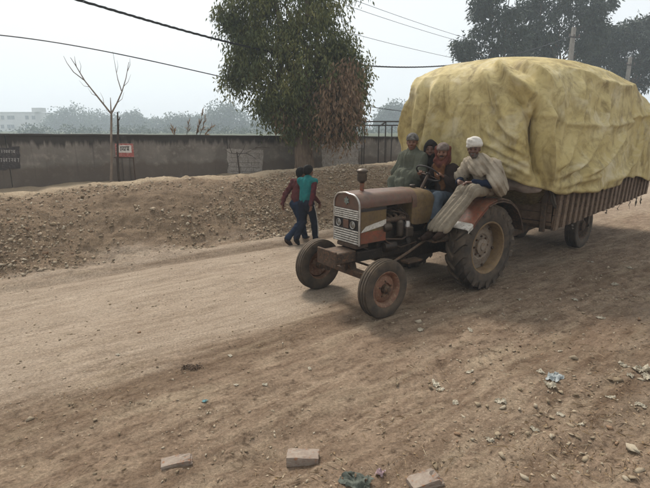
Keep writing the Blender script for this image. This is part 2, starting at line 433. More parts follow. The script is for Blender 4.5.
bankmask = sstep(8.75, 9.1, N_ + wob) * sstep(12.6, 11.4, N_)
crest = .85 * sstep(10.9, 11.5, N_ + .5 * wob) * sstep(30, 14, np.abs(X)) * (.75 + .25 * vnoise(X * 2, Y * 2, 37))
tread = np.exp(-((N_ - 2.55 - .12 * vnoise(S_ * .5, 0 * S_, 38)) / .17) ** 4) * sstep(.2, .8, vnoise(S_ * .6, N_ * 2, 39) + .5) * sstep(0, 1.5, S_)
for nm, a in (('light', lightm), ('damp', np.clip(damp_rut_shade_m, 0, 1)), ('bank', bankmask), ('crest', crest), ('field', sstep(16.0, 18.5, N_) * sstep(12, 16, Y)), ('tread', tread)):
    at = gme.attributes.new(nm, 'FLOAT', 'POINT'); at.data.foreach_set('value', np.clip(a, 0, 1).astype(np.float32).ravel())
tag(link('ground', gme), 'rutted dirt road and earth bank of dusty brown soil', 'ground', kind='structure')

# ================================================================== STONES AND RUBBLE
def rock_mesh(seed, flat=.7, n=9):
    r_ = np.random.default_rng(seed); p = r_.normal(size=(n, 3)); p /= np.linalg.norm(p, axis=1)[:, None]
    p *= r_.uniform(.6, 1.2, (n, 1)); p *= np.array([1.15, r_.uniform(.7, .95), flat]) * .5
    bm = bmesh.new()
    for q in p: bm.verts.new(q)
    res = bmesh.ops.convex_hull(bm, input=bm.verts)
    bmesh.ops.delete(bm, geom=[e for e in res['geom_interior'] if isinstance(e, bmesh.types.BMVert)], context='VERTS')
    bmesh.ops.triangulate(bm, faces=bm.faces); bm.verts.ensure_lookup_table()
    for i, q in enumerate(bm.verts): q.index = i
    out = np.array([q.co[:] for q in bm.verts]), np.array([[q.index for q in f.verts] for f in bm.faces]); bm.free(); return out
ROCKS = [rock_mesh(s_, f_) for s_, f_ in ((1, .7), (2, .55), (3, .8), (4, .5), (5, .65), (6, .75))]
def stone_mat(name, cols, sc_=9):
    g = NG(name); v = g.mapping(); t = g.attr('tint')
    c = g.ramp(t, [(i / (len(cols) - 1), c_) for i, c_ in enumerate(cols)])
    c = g.mix(.6, c, g.mix(g.noise(v, sc_ * 3, 4, .6), .45, 1.25), 'MULTIPLY')
    return g.done(c, .93, 0, g.bump(g.noise(v, sc_ * 9, 4), .4, .006), spec=.2)
stone_mat('rubble_stone', [hexc('75644f'), hexc('8a7962'), hexc('a08f77'), hexc('ada08b'), hexc('8f745c')])
def scatter_mesh(name, P, size, mat, rocks=ROCKS, sink=.25, rng=RNG):
    V, F, T = [], [], []; b = 0
    for p, s_ in zip(P, size):
        rv, rf = rocks[rng.integers(len(rocks))]; a = rng.uniform(0, 6.283); e = rng.uniform(-.5, .5)
        M = np.array(Matrix.Rotation(a, 3, 'Z') @ Matrix.Rotation(e, 3, 'X')); q = rv @ M.T * s_
        q = q + np.array([p[0], p[1], p[2] + s_ * (.33 - sink)]); V.append(q); F.append(rf + b); b += len(q); T.append(np.full(len(q), rng.random()))
    me = me_from(name, np.concatenate(V), np.concatenate(F), [mat], None)
    at = me.attributes.new('tint', 'FLOAT', 'POINT'); at.data.foreach_set('value', np.concatenate(T).astype(np.float32)); return me
# rubble of the bank: dense towards its foot and where it bulges
m = 60000; ss = RNG.uniform(-4, 16, m); nn = 8.6 + 2.8 * RNG.random(m) ** 1.15
dens = np.clip(.40 + .95 * fbm(ss * .55, nn * .8, 3, 41), .06, 1) * (1.2 - .75 * sstep(9.2, 10.6, nn) * (ss < 5)) * np.where(ss > 5.0, 1.2, 1)
keep = RNG.random(m) < dens * .8; ss, nn = ss[keep], nn[keep]
xx, yy = xy(ss, nn); zz = hgt(xx, yy); size = .018 + .062 * RNG.random(len(xx)) ** 2.6; size = np.where(RNG.random(len(xx)) < .03, size + .06, size)
link('rubble', scatter_mesh('rubble', np.stack([xx, yy, zz], -1), size, 'rubble_stone'))
tag(bpy.data.objects['rubble'], 'small broken stones and clods covering the earth bank', 'rubble', kind='stuff')
# pebbles and clods of the road and the open ground
m = 36000; xx = RNG.uniform(-5.5, 8.5, m); yy = 2.0 + 9 * RNG.random(m) ** 1.3; ss, nn = sn(xx, yy)
dens = np.where(nn < 4.3, np.clip(.25 + .8 * fbm(ss * .7, nn * 1.1, 3, 43) + .6 * sstep(0, 2.5, xx), .03, 1), .16) * (nn < 8.5)
keep = RNG.random(m) < dens; xx, yy = xx[keep], yy[keep]; size = .007 + .034 * RNG.random(len(xx)) ** 3.2
link('pebbles', scatter_mesh('pebbles', np.stack([xx, yy, hgt(xx, yy)], -1), size, 'rubble_stone'))
tag(bpy.data.objects['pebbles'], 'pebbles and dry clods strewn over the dirt', 'gravel', kind='stuff')
# stones one can pick out, on the bank and on the open ground
stone_me = []
for i, (rv, rf) in enumerate(ROCKS):
    me = me_from('stone', rv, rf, ['rubble_stone']); at = me.attributes.new('tint', 'FLOAT', 'POINT')
    at.data.foreach_set('value', np.full(len(rv), (.2, .4, .55, .7, .45, 1.0)[i], np.float32)); stone_me.append(me)
def stone(p, s_, label, group=None, k=None, flat=1.0, me=None):
    o = link('stone', me or stone_me[k if k is not None else RNG.integers(6)], None, (p[0], p[1], p[2] + s_ * .16 * flat), (RNG.uniform(-.2, .2), RNG.uniform(-.2, .2), RNG.uniform(0, 6.28)))
    o.scale = (s_, s_, s_ * flat); return tag(o, label, 'stone', group)
for i in range(110):
    s_ = RNG.uniform(-1.5, 10); n_ = RNG.uniform(8.7, 9.9) if i % 3 else RNG.uniform(9, 11); x_, y_ = xy(s_, n_)
    stone((x_, y_, float(hgt(x_, y_))), RNG.uniform(.06, .125), 'pale fist sized broken stone lying on the earth bank', 'broken stones on the earth bank')
for px, py, d in ((287, 353, .055), (305, 359, .04), (419, 323, .10), (196, 369, .05), (500, 352, .05), (520, 391, .06), (474, 383, .05), (560, 300, .07), (545, 320, .06),
                  (600, 290, .09), (622, 300, .06), (540, 285, .07), (608, 268, .08), (505, 330, .05), (450, 345, .05), (480, 300, .06), (590, 330, .06), (640, 320, .07),
                  (575, 396, .06), (548, 402, .06), (535, 407, .07), (520, 410, .05), (512, 433, .06), (528, 435, .07), (487, 407, .05), (472, 440, .04), (610, 430, .06),
                  (246, 452, .035), (345, 420, .04), (398, 385, .06), (430, 388, .07), (440, 392, .05), (272, 421, .03), (95, 421, .05), (70, 405, .05), (30, 420, .06), (120, 434, .04), (140, 333, .05), (60, 340, .05)):
    stone(G(px, py), d, 'small weathered stone lying loose on the open dirt', 'loose stones on the open ground')
for i in range(70):
    px = RNG.uniform(400, 648); py = RNG.uniform(270, 480); p = G(px, py)
    if sn(p[0], p[1])[1] > 3.3: continue
    stone(p, RNG.uniform(.03, .085), 'small weathered stone lying loose on the open dirt', 'loose stones on the open ground', None, RNG.uniform(.4, .9))
for px, py, d, l, k, fl in ((574, 359, .085, 'pale angular lump of stone on dirt beyond the blue plastic scrap', 2, 1.0), (632, 448, .14, 'long flat grey stone slab half sunk in the dirt', 3, .5),
                            (586, 460, .075, 'pointed whitish stone standing out of brown dirt', 4, 1.0), (619, 382, .10, 'rounded cream stone beside white paper scraps', 0, .8)):
    stone(G(px, py), d, l, None, k, fl)

# ================================================================== BRICKS
g = NG('faded_brick'); v = g.mapping()
c = g.mix(g.ramp(g.noise(v, 14, 5, .65), [(.35, 0.0), (.65, 1.0)]), hexc('978a7c'), hexc('7f6f63'))
c = g.mix(g.ramp(g.noise(v, 30, 4, .6), [(.58, 0.0), (.66, .8)]), c, hexc('8d6448'))
g.done(c, .95, 0, g.bump(g.noise(v, 90, 5, .7), .6, .006), spec=.15)
def brick(p, rz, label, L=.225, W_=.108, H_=.07, tilt=(0, 0), chip=0, sink=.012):
    bm = bmesh.new(); bmesh.ops.create_cube(bm, size=1)
    for q in bm.verts: q.co.x *= L; q.co.y *= W_; q.co.z *= H_
    bmesh.ops.subdivide_edges(bm, edges=bm.edges, cuts=5, use_grid_fill=True)
    r_ = np.random.default_rng(chip + 3)
    for q in bm.verts:
        e = sum(abs(abs(a) - b / 2) < 1e-4 for a, b in zip(q.co, (L, W_, H_)))
        q.co *= 1 - (.030 if e >= 2 else .004) * r_.random() * (2.2 if e == 3 else 1)
        q.co += Vector(r_.normal(size=3)) * .0012
        if chip and q.co.x > L * (.36 - .1 * r_.random()) and q.co.z > 0: q.co.z -= .012 * chip * r_.random(); q.co.x -= .01 * chip
    me = bpy.data.meshes.new('brick'); bm.to_mesh(me); bm.free(); me.materials.append(MATS['faded_brick'])
    o = link('brick', me, None, (p[0], p[1], p[2] + H_ / 2 - sink), (tilt[0], tilt[1], rz)); return tag(o, label, 'brick')
brick(G(303, 461), R(-3), 'whole weathered brick lying flat on dirt between two other bricks', H_=.075)
brick(G(177, 463), R(16), 'thin broken half slab of brick farthest from the teal rag', L=.21, W_=.085, H_=.045, tilt=(.1, -.06), chip=1)
brick(G(425, 484), R(20), 'grey worn brick on dirt right beside the teal rag', L=.23, H_=.065, tilt=(.05, -.08), chip=2)

# ================================================================== LITTER
def plastic(name, col, rough=.5):
    g = NG(name); v = g.mapping()
    c = g.mix(g.ramp(g.noise(v, 30, 3), [(.4, 0.0), (.65, 1.0)]), col, tuple(x * .6 for x in col))
    return g.done(c, rough, 0, g.bump(g.noise(v, 60, 4), .6, .01), trans=.15)
plastic('plastic_blue', hexc('a0a5a3')); plastic('plastic_white', hexc('b3a892')); plastic('plastic_teal', hexc('62665c'), .9); plastic('plastic_pink', hexc('b59a9c'))
plastic('plastic_aqua', hexc('7fb0b4'))
def scrap(name, p, r_, mat, label, cat, seed, hgt_=.4, stretch=1.6, group=None):
    """crumpled sheet lying on the ground"""
    q = np.random.default_rng(seed); n = 15; u = np.linspace(-1, 1, n); U, V = np.meshgrid(u, u, indexing='ij'); sd = int(q.integers(1, 60))
    k = .75 + .35 * fbm(U * 1.3 + seed, V * 1.3, 3, sd)
    Xs = U * r_ * stretch * k + r_ * .25 * fbm(U * 2.2, V * 2.2 + 5, 2, sd + 2); Ys = V * r_ * k + r_ * .25 * fbm(U * 2.2 + 9, V * 2.2, 2, sd + 3)
    Zs = r_ * hgt_ * np.abs(fbm(U * 2.1, V * 2.1, 3, sd + 5)) * 1.6
    a = q.uniform(0, 3.14); x_ = p[0] + Xs * math.cos(a) - Ys * math.sin(a); y_ = p[1] + Xs * math.sin(a) + Ys * math.cos(a)
    z_ = hgt(x_, y_) + .004 + Zs; P = np.stack([x_ - p[0], y_ - p[1], z_ - p[2]], -1).reshape(-1, 3)
    i_ = np.arange(n * n).reshape(n, n); f = np.stack([i_[:-1, :-1], i_[1:, :-1], i_[1:, 1:], i_[:-1, 1:]], -1).reshape(-1, 4)
    f = f[q.random(len(f)) > .04]
    o = link(name, me_from(name, P, f, [mat], 60), None, p); return tag(o, label, cat, group)
scrap('plastic_scrap', G(556, 378), .075, 'plastic_blue', 'crumpled pale blue plastic scrap on the dirt', 'plastic scrap', 3, .45)
scrap('plastic_scrap', G(550, 385), .045, 'plastic_white', 'small whitish plastic shred touching the pale blue scrap', 'plastic scrap', 4, .6)
scrap('cloth_rag', G(357, 484), .095, 'plastic_teal', 'dirty teal cloth rag trodden into the dirt beside a brick', 'rag', 5, .5)
scrap('plastic_wrapper', G(380, 474), .03, 'plastic_pink', 'tiny crumpled pink wrapper between rag and brick', 'wrapper', 6, .9, 1.3)
scrap('plastic_wrapper', G(205, 402), .025, 'plastic_aqua', 'tiny pale aqua wrapper alone on brown dirt', 'wrapper', 7, .8, 1.2)
scrap('paper_scrap', G(641, 371), .06, 'plastic_white', 'crumpled white paper scrap larger than the others beside it', 'paper', 8, .7, 1.4)
for i, (px, py, r_) in enumerate(((646, 378, .045), (623, 366, .04), (630, 376, .03))):
    scrap('paper_scrap', G(px, py), r_, 'plastic_white', 'small torn white paper scrap near a rounded cream stone', 'paper', 20 + i, .5, 1.5, 'white paper scraps by the cream stone')
for i, (px, py, r_) in enumerate(((230, 356, .03), (118, 355, .03), (436, 384, .05), (440, 390, .04), (420, 330, .05), (310, 369, .03), (265, 385, .025), (236, 385, .025), (540, 372, .04), (600, 318, .05), (500, 402, .05), (560, 352, .035), (575, 300, .05), (615, 285, .05), (630, 268, .06), (590, 262, .06), (470, 372, .04), (455, 402, .04), (610, 398, .04), (535, 430, .035), (490, 440, .035), (640, 405, .04), (560, 415, .035), (580, 425, .03), (470, 330, .04), (520, 300, .05))):
    scrap('paper_scrap', G(px, py), r_ * .75, 'plastic_white', 'tiny dusty pale scrap lying on the trodden dirt road', 'scrap', 40 + i, .4, 1.6, 'dusty pale scraps on the road')
# small heap of dark twigs
worn('twig_dark', hexc('3a2d22'), hexc('57463a'), .9, 0, .1, 20)
p = G(192, 368); rr = np.random.default_rng(14); mb = MB()
for k in range(30):
    a = rr.uniform(0, 6.28); L_ = rr.uniform(.03, .10); c_ = rr.normal(size=2) * (.055, .022); z0 = abs(rr.normal()) * .015 + .008
    d = V_ = np.array([math.cos(a), math.sin(a)]) * L_ / 2; e = c_ + d; s0 = c_ - d
    q0 = float(hgt(p[0] + s0[0], p[1] + s0[1])) - p[2]; q1 = float(hgt(p[0] + e[0], p[1] + e[1])) - p[2]
    mb.tube([(s0[0], s0[1], q0 + z0 * .4), (c_[0] + .01 * rr.normal(), c_[1], (q0 + q1) / 2 + z0 + .006), (e[0], e[1], q1 + z0 * .5)], .0035, 4)
ob_ = mb.obj('twig_heap', 'twig_dark', None, 60); ob_.location = p; tag(ob_, 'small flattened heap of dark twigs at the pale road edge', 'twigs')
# dry leaves, straw and twigs
g = NG('dry_litter'); c = g.ramp(g.attr('tint'), [(0.0, hexc('4c3b2b')), (.5, hexc('7b6548')), (.85, hexc('98836a')), (1.0, hexc('b5a68c'))]); g.done(c, .85, spec=.2)
V, F, T = [], [], []; b = 0
def litter_leaf(x, y, L, wd, a, curl, t):
    global b
    z = float(hgt(x, y)) + .004; ca, sa = math.cos(a), math.sin(a)
    for u, w_, h in ((-.5, 0, 0), (-.1, .5, curl), (.5, 0, curl * .6), (-.1, -.5, curl * .3)):
        V.append((x + ca * u * L - sa * w_ * wd, y + sa * u * L + ca * w_ * wd, z + h * L)); T.append(t)
    F.append((b, b + 1, b + 2)); F.append((b, b + 2, b + 3)); b += 4
for _ in range(9000):
    px = RNG.uniform(-40, 700); py = 300 + 200 * RNG.random() ** .8; d = ray(px, py); p = CAMP + d * (-CAM_H / d[2]); s_, n_ = sn(p[0], p[1])
    dn = np.clip(.08 + .8 * float(fbm(s_ * .9, n_ * 1.4, 3, 47)) + .22 * (p[0] > .3), .015, 1)
    if n_ > 4.5: dn *= .12
    if RNG.random() > dn: continue
    if RNG.random() < .45: litter_leaf(p[0], p[1], RNG.uniform(.015, .045), RNG.uniform(.006, .015), RNG.uniform(0, 6.28), RNG.uniform(.05, .4), RNG.random())
    else: litter_leaf(p[0], p[1], RNG.uniform(.03, .13), .004, RNG.uniform(0, 6.28), RNG.uniform(0, .1), RNG.random())
lme = me_from('dry_litter', V, np.array(F), ['dry_litter']); at = lme.attributes.new('tint', 'FLOAT', 'POINT'); at.data.foreach_set('value', np.array(T, np.float32))
tag(link('dry_litter', lme), 'dry leaves, straw and twigs strewn over the ground', 'litter', kind='stuff')

# ================================================================== BOUNDARY WALL
WA = R(26); WC, WS = math.cos(WA), math.sin(WA)
W0 = np.array([-9.2, 13.5])                        # a point of the near face at the edge of the picture
WN = np.array([WS, -WC, 0])                        # towards the road
def wtop(t): return 2.10 - .0135 * t
g = NG('wall_plaster'); v = g.mapping(); sep = g.n('ShaderNodeSeparateXYZ'); g.l(v, sep.inputs[0])
c = g.mix(g.ramp(g.noise(v, 1.3, 5, .6), [(.35, 0.0), (.65, 1.0)]), hexc('7d766e'), hexc('665f58'))
c = g.mix(g.ramp(g.noise(v, 4.5, 6, .65), [(.52, 0.0), (.68, .8)]), c, hexc('8f877d'))
low = g.math('SUBTRACT', .62, sep.outputs[2]); c = g.mix(g.ramp(g.math('ADD', low, g.math('MULTIPLY', g.noise(v, 2.2, 4), .5)), [(.28, 0.0), (.42, .75)]), c, hexc('5d534a'))
drip = g.noise(g.mapping((7.5, 7.5, .5)), 1.0, 4, .6)
hz = g.math('MULTIPLY_ADD', sep.outputs[2], 1.0); hz.node.inputs[2].default_value = -1.02
st = g.math('ADD', g.math('MULTIPLY', hz, 2.0), g.math('MULTIPLY', drip, 1.25))
c = g.mix(g.ramp(st, [(.72, 0.0), (1.30, .88)]), c, hexc('322e2b'))
c = g.mix(g.ramp(g.noise(g.mapping((9, 9, .4)), 1.0, 4, .6), [(.6, 0.0), (.72, .45)]), c, hexc('4a4542'))
g.done(c, .95, 0, g.bump(g.noise(v, 22, 5, .65), .5, .015, g.bump(g.noise(v, 3, 3), .3, .04)), spec=.12)
worn('wall_patch_pale', hexc('a69f97'), hexc('8a827a'), .95, 0, 0, 9, .3, 40, hexc('756d66'))
worn('wall_patch_dark', hexc('474240'), hexc('383433'), .95, 0, 0, 7, .3, 40, hexc('585250'))
worn('old_white_paint', hexc('a9a5a0'), hexc('8d8883'), .95, 0, 0, 20, .2, 60, hexc('4a4644'))
wroot = thing('boundary_wall', 'long stained grey plaster wall behind the earth bank', 'wall', (W0[0], W0[1], .7), WA)
GAP = -.28
ts = np.array([-6.0, -2.9, .35, 3.4, 6.6, 9.78, 12.9, 16.1, 19.3])
for i in range(len(ts) - 1):
    a, b_ = ts[i] + .012, ts[i + 1] - .012; n = 24
    rows = []
    for zf in np.linspace(0, 1, 9):
        row = []
        for t in np.linspace(a, b_, n):
            z = -.55 + zf * (wtop(t) - .7 + .55); row.append((t, .006 * float(fbm(t * 1.7, z * 2.3, 3, 51)) - .004 * (i % 2), z))
        rows.append(row)
    mb = MB(); mb.strip(rows)
    mb.strip([[(p[0], .19, p[2]) for p in r_] for r_ in rows[::-1]])
    mb.strip([[(t, y_, wtop(t) - .7) for t in (a, b_)] for y_ in (0.0, .19)])
    for t in (a, b_): mb.add([(t, 0, -.55), (t, .19, -.55), (t, .19, wtop(t) - .7), (t, 0, wtop(t) - .7)], [(0, 1, 2, 3)])
    mb.obj('panel', 'wall_plaster', wroot, 40)
    mb = MB(); k = 14; up_, lo_ = [], []
    for t in np.linspace(a, b_ + .02, k):
        z = wtop(t) - .7; e = .012 * float(fbm(t * 3.1, 0 * t, 3, 52)); up_.append(((t, -.035 + e, z + .002), (t, -.03 + e, z + .05 + e), (t, .22, z + .055 + e), (t, .225, z + .002)))
    mb.strip(up_, True); mb.add([*up_[0]], [(0, 1, 2, 3)]); mb.add([*up_[-1]], [(0, 1, 2, 3)]); mb.obj('coping', 'wall_plaster', wroot, 40)
for t in (9.78, 3.4):                              # pilasters where the panels meet
    MB().box((t - .09, -.07, -.55), (t + .09, -.002, wtop(t) - .705), .01).obj('pilaster', 'wall_plaster', wroot)
def wall_at(px, py):                               # sight line -> (along the wall, height over the wall's own zero)
    p = on_plane(px, py, (W0[0], W0[1], 0), WN); d = p[:2] - W0; return d[0] * WC + d[1] * WS, p[2] - .7
def patch(corners, mat, name='painted_patch', off=.012):
    mb = MB(); n = 10; q = [wall_at(*c_) for c_ in corners]; rows = []
    for i in range(n):
        u = i / (n - 1); row = []
        for j in range(n):
            w_ = j / (n - 1)
            t = (q[0][0] * (1 - u) + q[1][0] * u) * (1 - w_) + (q[3][0] * (1 - u) + q[2][0] * u) * w_
            z = (q[0][1] * (1 - u) + q[1][1] * u) * (1 - w_) + (q[3][1] * (1 - u) + q[2][1] * u) * w_
            if i in (0, n - 1) or j in (0, n - 1): t += .03 * float(vnoise(t * 9 + j, z * 9, 61)); z += .03 * float(vnoise(t * 9, z * 9 + i, 62))
            row.append((t, -off, z))
        rows.append(row)
    mb.strip(rows); mb.strip([[(p[0], -.001, p[2]) for p in r_] for r_ in rows]); return mb.obj(name, mat, wroot, 40)
patch(((-12, 148), (19, 147), (20, 169), (-12, 170)), 'wall_patch_dark')
patch(((227, 149), (263, 150), (262, 180), (228, 180)), 'wall_patch_pale')
patch(((321, 144), (358, 141), (358, 170), (322, 172)), 'wall_patch_pale')
patch(((352, 143), (364, 143), (364, 148), (352, 148)), 'old_white_paint', off=.016)
def strokes(mb, segs, w_=.018, off=-.018):
    for a, b_ in segs:
        (t0, z0), (t1, z1) = wall_at(*a), wall_at(*b_); mb.bar((t0, off, z0), (t1, off, z1), .004, w_, 0, (0, 0, 1) if abs(t1 - t0) > .02 else (1, 0, 0))
# two worn lines of white script on the dark patch
def script(x0, y0, x1, hh, seed):
    q = np.random.default_rng(seed); out = []; x = x0
    while x < x1:
        w_ = q.uniform(1.6, 2.6); m_ = q.integers(3)
        out.append(((x, y0), (x + w_ * .9, y0 + .1)))
        out.append(((x + w_ * .6, y0), (x + w_ * .6, y0 + hh)))
        if m_ == 0: out.append(((x + .1, y0 + hh * .55), (x + w_ * .6, y0 + hh * .45)))
        if m_ == 1: out.append(((x + .3, y0 + hh * .2), (x + .2, y0 + hh * .8))); out.append(((x + .2, y0 + hh * .8), (x + w_ * .6, y0 + hh * .6)))
        x += w_ + q.uniform(.2, .9)
    return out
mb = MB(); strokes(mb, script(1, 150.2, 15, 2.8, 3)); strokes(mb, script(0, 158.4, 17.5, 3.4, 4)); mb.obj('lettering', 'old_white_paint', wroot, 0)
mb = MB(); strokes(mb, script(353, 149.2, 361, 2.2, 6), .014); strokes(mb, script(329, 150, 341, 2.0, 8), .012, -.02); mb.obj('lettering', 'old_white_paint', wroot, 0)
mb = MB()
for k in range(5): strokes(mb, [((230, 153 + k * 4.6), (260, 153.6 + k * 4.6))], .012, -.016)
for k in range(11): strokes(mb, [((231 + k * 2.8 + (k % 2), 153 + (k % 5) * 4.6), (231 + k * 2.8 + (k % 2), 157.4 + (k % 5) * 4.6))], .012, -.016)
mb.obj('mortar_line', 'wall_plaster', wroot, 0)

# ================================================================== VEGETATION
def leaf_mat(name, cols, trans=.25, rough=.55):
    g = NG(name); c = g.ramp(g.attr('tint'), [(i / (len(cols) - 1), c_) for i, c_ in enumerate(cols)])
    return g.done(c, rough, 0, None, trans, spec=.3)
leaf_mat('leaf_green', [hexc('2f3820'), hexc('414a29'), hexc('555b33'), hexc('6c6d3f'), hexc('86804f')])
leaf_mat('leaf_dry', [hexc('5f4a38'), hexc('7a6048'), hexc('8d745a'), hexc('6d5b45')])
leaf_mat('leaf_grey', [hexc('2f382d'), hexc('3b4538'), hexc('4a5343')], .2)
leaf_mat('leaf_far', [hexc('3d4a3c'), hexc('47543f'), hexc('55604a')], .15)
g = NG('bark'); v = g.mapping(); bkn = g.noise(g.mapping((8, 8, 1.4)), 2.0, 6, .65)
g.done(g.mix(g.ramp(bkn, [(.35, 0.0), (.65, 1.0)]), hexc('54483d'), hexc('7b6a5a')), .95, 0, g.bump(bkn, .8, .04), spec=.1)
g = NG('pale_bark'); bkn = g.noise(g.mapping((9, 9, 2)), 2.0, 5, .6)
g.done(g.mix(g.ramp(bkn, [(.35, 0.0), (.65, 1.0)]), hexc('665b52'), hexc('84776b')), .9, 0, g.bump(bkn, .5, .02), spec=.15)
worn('dark_wood', hexc('3d342d'), hexc('2b2521'), .9, 0, .1, 8)

def leaves(P, D, L, Wd, T, mat, name, rng):
    n = len(P); D = D / np.linalg.norm(D, axis=1)[:, None]
    a = rng.normal(size=(n, 3)); S = np.cross(D, a); S /= np.linalg.norm(S, axis=1)[:, None] + 1e-9; N = np.cross(S, D)
    L = np.broadcast_to(L, n)[:, None]; Wd = np.broadcast_to(Wd, n)[:, None]
    v = np.stack([P, P + D * L * .42 + S * Wd * .5 + N * Wd * .12, P + D * L, P + D * L * .42 - S * Wd * .5 + N * Wd * .12], 1).reshape(-1, 3)
    i = np.arange(n)[:, None] * 4; f = np.concatenate([i + [0, 1, 2], i + [0, 2, 3]])
    me = me_from(name, v, f, [mat]); at = me.attributes.new('tint', 'FLOAT', 'POINT')
    at.data.foreach_set('value', np.repeat(np.clip(T, 0, 1), 4).astype(np.float32)); return me
def sprays(lobes, n, per, length, rng, droop=1.0, shell=.5, spread=.18):
    """lobes: (x,y,z,rx,ry,rz) -> leaf bases, directions, tints"""
    lb = np.array(lobes, float); w_ = lb[:, 3] * lb[:, 5] * 1.0; w_ /= w_.sum(); k = rng.choice(len(lb), n, p=w_)
    d = rng.normal(size=(n, 3)); d /= np.linalg.norm(d, axis=1)[:, None]
    rr = shell + (1 - shell) * rng.random(n) ** .6; rr *= 1 + .12 * rng.normal(size=n)
    c = lb[k, :3] + d * lb[k, 3:6] * rr[:, None]
    axis_ = d * (1, 1, .3) * .8 + np.array([0, 0, -droop]) + .35 * rng.normal(size=(n, 3)); axis_ /= np.linalg.norm(axis_, axis=1)[:, None]
    tt = np.linspace(0, 1, per)[None, :, None]; ln = length * rng.uniform(.6, 1.3, (n, 1, 1))
    P = c[:, None] + axis_[:, None] * tt * ln + np.array([0, 0, -1]) * (tt ** 2) * ln * .3 * droop + rng.normal(size=(n, per, 3)) * spread * length
    D = axis_[:, None] * .6 + np.array([0, 0, -.7 * droop]) + .6 * rng.normal(size=(n, per, 3))
    T = np.clip(rng.random((n, 1)) * .7 + .3 * rng.random((n, per)), 0, 1)
    return P.reshape(-1, 3), D.reshape(-1, 3), T.reshape(-1)
def px_lobe(px, py, r_, Y, dy=0.0, flat=1.0, fy=.9):
    p = at_y(px, py, Y + dy); m = r_ / FPX * Y; return (p[0], p[1], p[2], m, m * fy, m * flat)
def shift(lb, o): return [(a[0] - o[0], a[1] - o[1], a[2] - o[2], *a[3:]) for a in lb]
def limb(mb, a, b, r0, r1, rng, wob=.12, n=7, nn=8):
    a, b = np.array(a, float), np.array(b, float); L = np.linalg.norm(b - a); pts = []
    for i in range(n):
        t = i / (n - 1); p = a + (b - a) * t + rng.normal(size=3) * wob * L * .12 * math.sin(math.pi * t); pts.append(p)
    mb.tube(pts, [r0 + (r1 - r0) * i / (n - 1) for i in range(n)], nn)
def near_wall(px, off):
    p = on_plane(px, 160, (W0[0] + WN[0] * off, W0[1] + WN[1] * off, 0), WN); return np.array([p[0], p[1], float(hgt(p[0], p[1]))])

# ---- leafy tree in front of the wall
rng = np.random.default_rng(11); base = near_wall(304, 1.0); TY = base[1]
tree = thing('leafy_tree', 'big leafy tree with drooping leaves, partly dried brown, before the wall', 'tree', base)
cyc = [(248, 18, 24), (285, 5, 44), (318, 30, 36), (298, 55, 42), (262, 55, 32), (338, 78, 27), (345, 104, 17), (312, 100, 30), (280, 90, 27), (240, 48, 15), (342, 52, 17), (310, -40, 50),
       (258, -25, 30), (300, 112, 18), (276, 106, 14), (234, 72, 9), (352, 84, 12), (236, 14, 14), (318, 118, 11), (292, 116, 11), (346, 118, 10), (330, 108, 14), (356, 68, 10)]
lob = shift([px_lobe(x, y, r_, TY, RNG.uniform(-.4, .4)) for x, y, r_ in cyc], base)
rl = np.random.default_rng(99); sub_l = []
for L_ in lob:                                     # each lobe breaks up into hanging clumps with gaps between
    for _ in range(int(9 + 22 * L_[3])):
        d_ = rl.normal(size=3); d_ /= np.linalg.norm(d_); k_ = rl.uniform(.45, 1.0); r0 = rl.uniform(.16, .34); sub_l.append((L_[0] + d_[0] * L_[3] * k_, L_[1] + d_[1] * L_[4] * k_, L_[2] + d_[2] * L_[5] * k_, r0, r0, r0 * 1.5))
P, D, T = sprays(sub_l, 5600, 10, .34, rng, 1.1, .25, .2)
T = np.clip(T * .55 + .55 * (.5 + .5 * fbm(P[:, 0] * 1.7 + P[:, 1], P[:, 2] * 1.9, 2, 91)) - .05, 0, 1)  # clump tints paint lit tufts and dark gaps into the leaf colour
link('crown', leaves(P, D, rng.uniform(.10, .19, len(P)), rng.uniform(.036, .062, len(P)), T, 'leaf_green', 'crown', rng), tree)
lobd = shift([px_lobe(x, y, r_, TY, -r_ / FPX * TY * .8 - .35) for x, y, r_ in ((346, 68, 13), (338, 92, 20), (350, 110, 12), (326, 112, 12), (346, 128, 9), (330, 126, 9), (318, 95, 8), (314, 122, 6), (355, 90, 8), (300, 75, 6), (285, 110, 6))], base)
P, D, T = sprays(lobd, 430, 9, .45, rng, 1.5, .35, .2)
tag(link('dry_leaves', leaves(P, D, rng.uniform(.12, .22, len(P)), rng.uniform(.035, .06, len(P)), T, 'leaf_dry', 'dry_leaves', rng), tree), 'withered brown hanging leaves')
mb = MB(); trk = [(0, 0, -.3), (.02, 0, .3), (-.03, .02, .9), (.05, 0, 1.6), (0, 0, 2.4)]
mb.tube(trk, [.40, .33, .30, .28, .26], 14)
for k in range(4): limb(mb, (.12 * math.cos(k * 1.9), .12 * math.sin(k * 1.9), -.1), (.3 * math.cos(k * 1.9 + .3), .3 * math.sin(k * 1.9 + .3), -.35), .16, .1, rng)
for lb in (lob[0], lob[1], lob[2], lob[4], lob[5], lob[7], lob[11], lob[12], lob[8], lob[6]): limb(mb, (0, 0, 1.7 + rng.random() * .6), lb[:3], .17, .035, rng, .5)
mb.obj('trunk', 'bark', tree, 60)

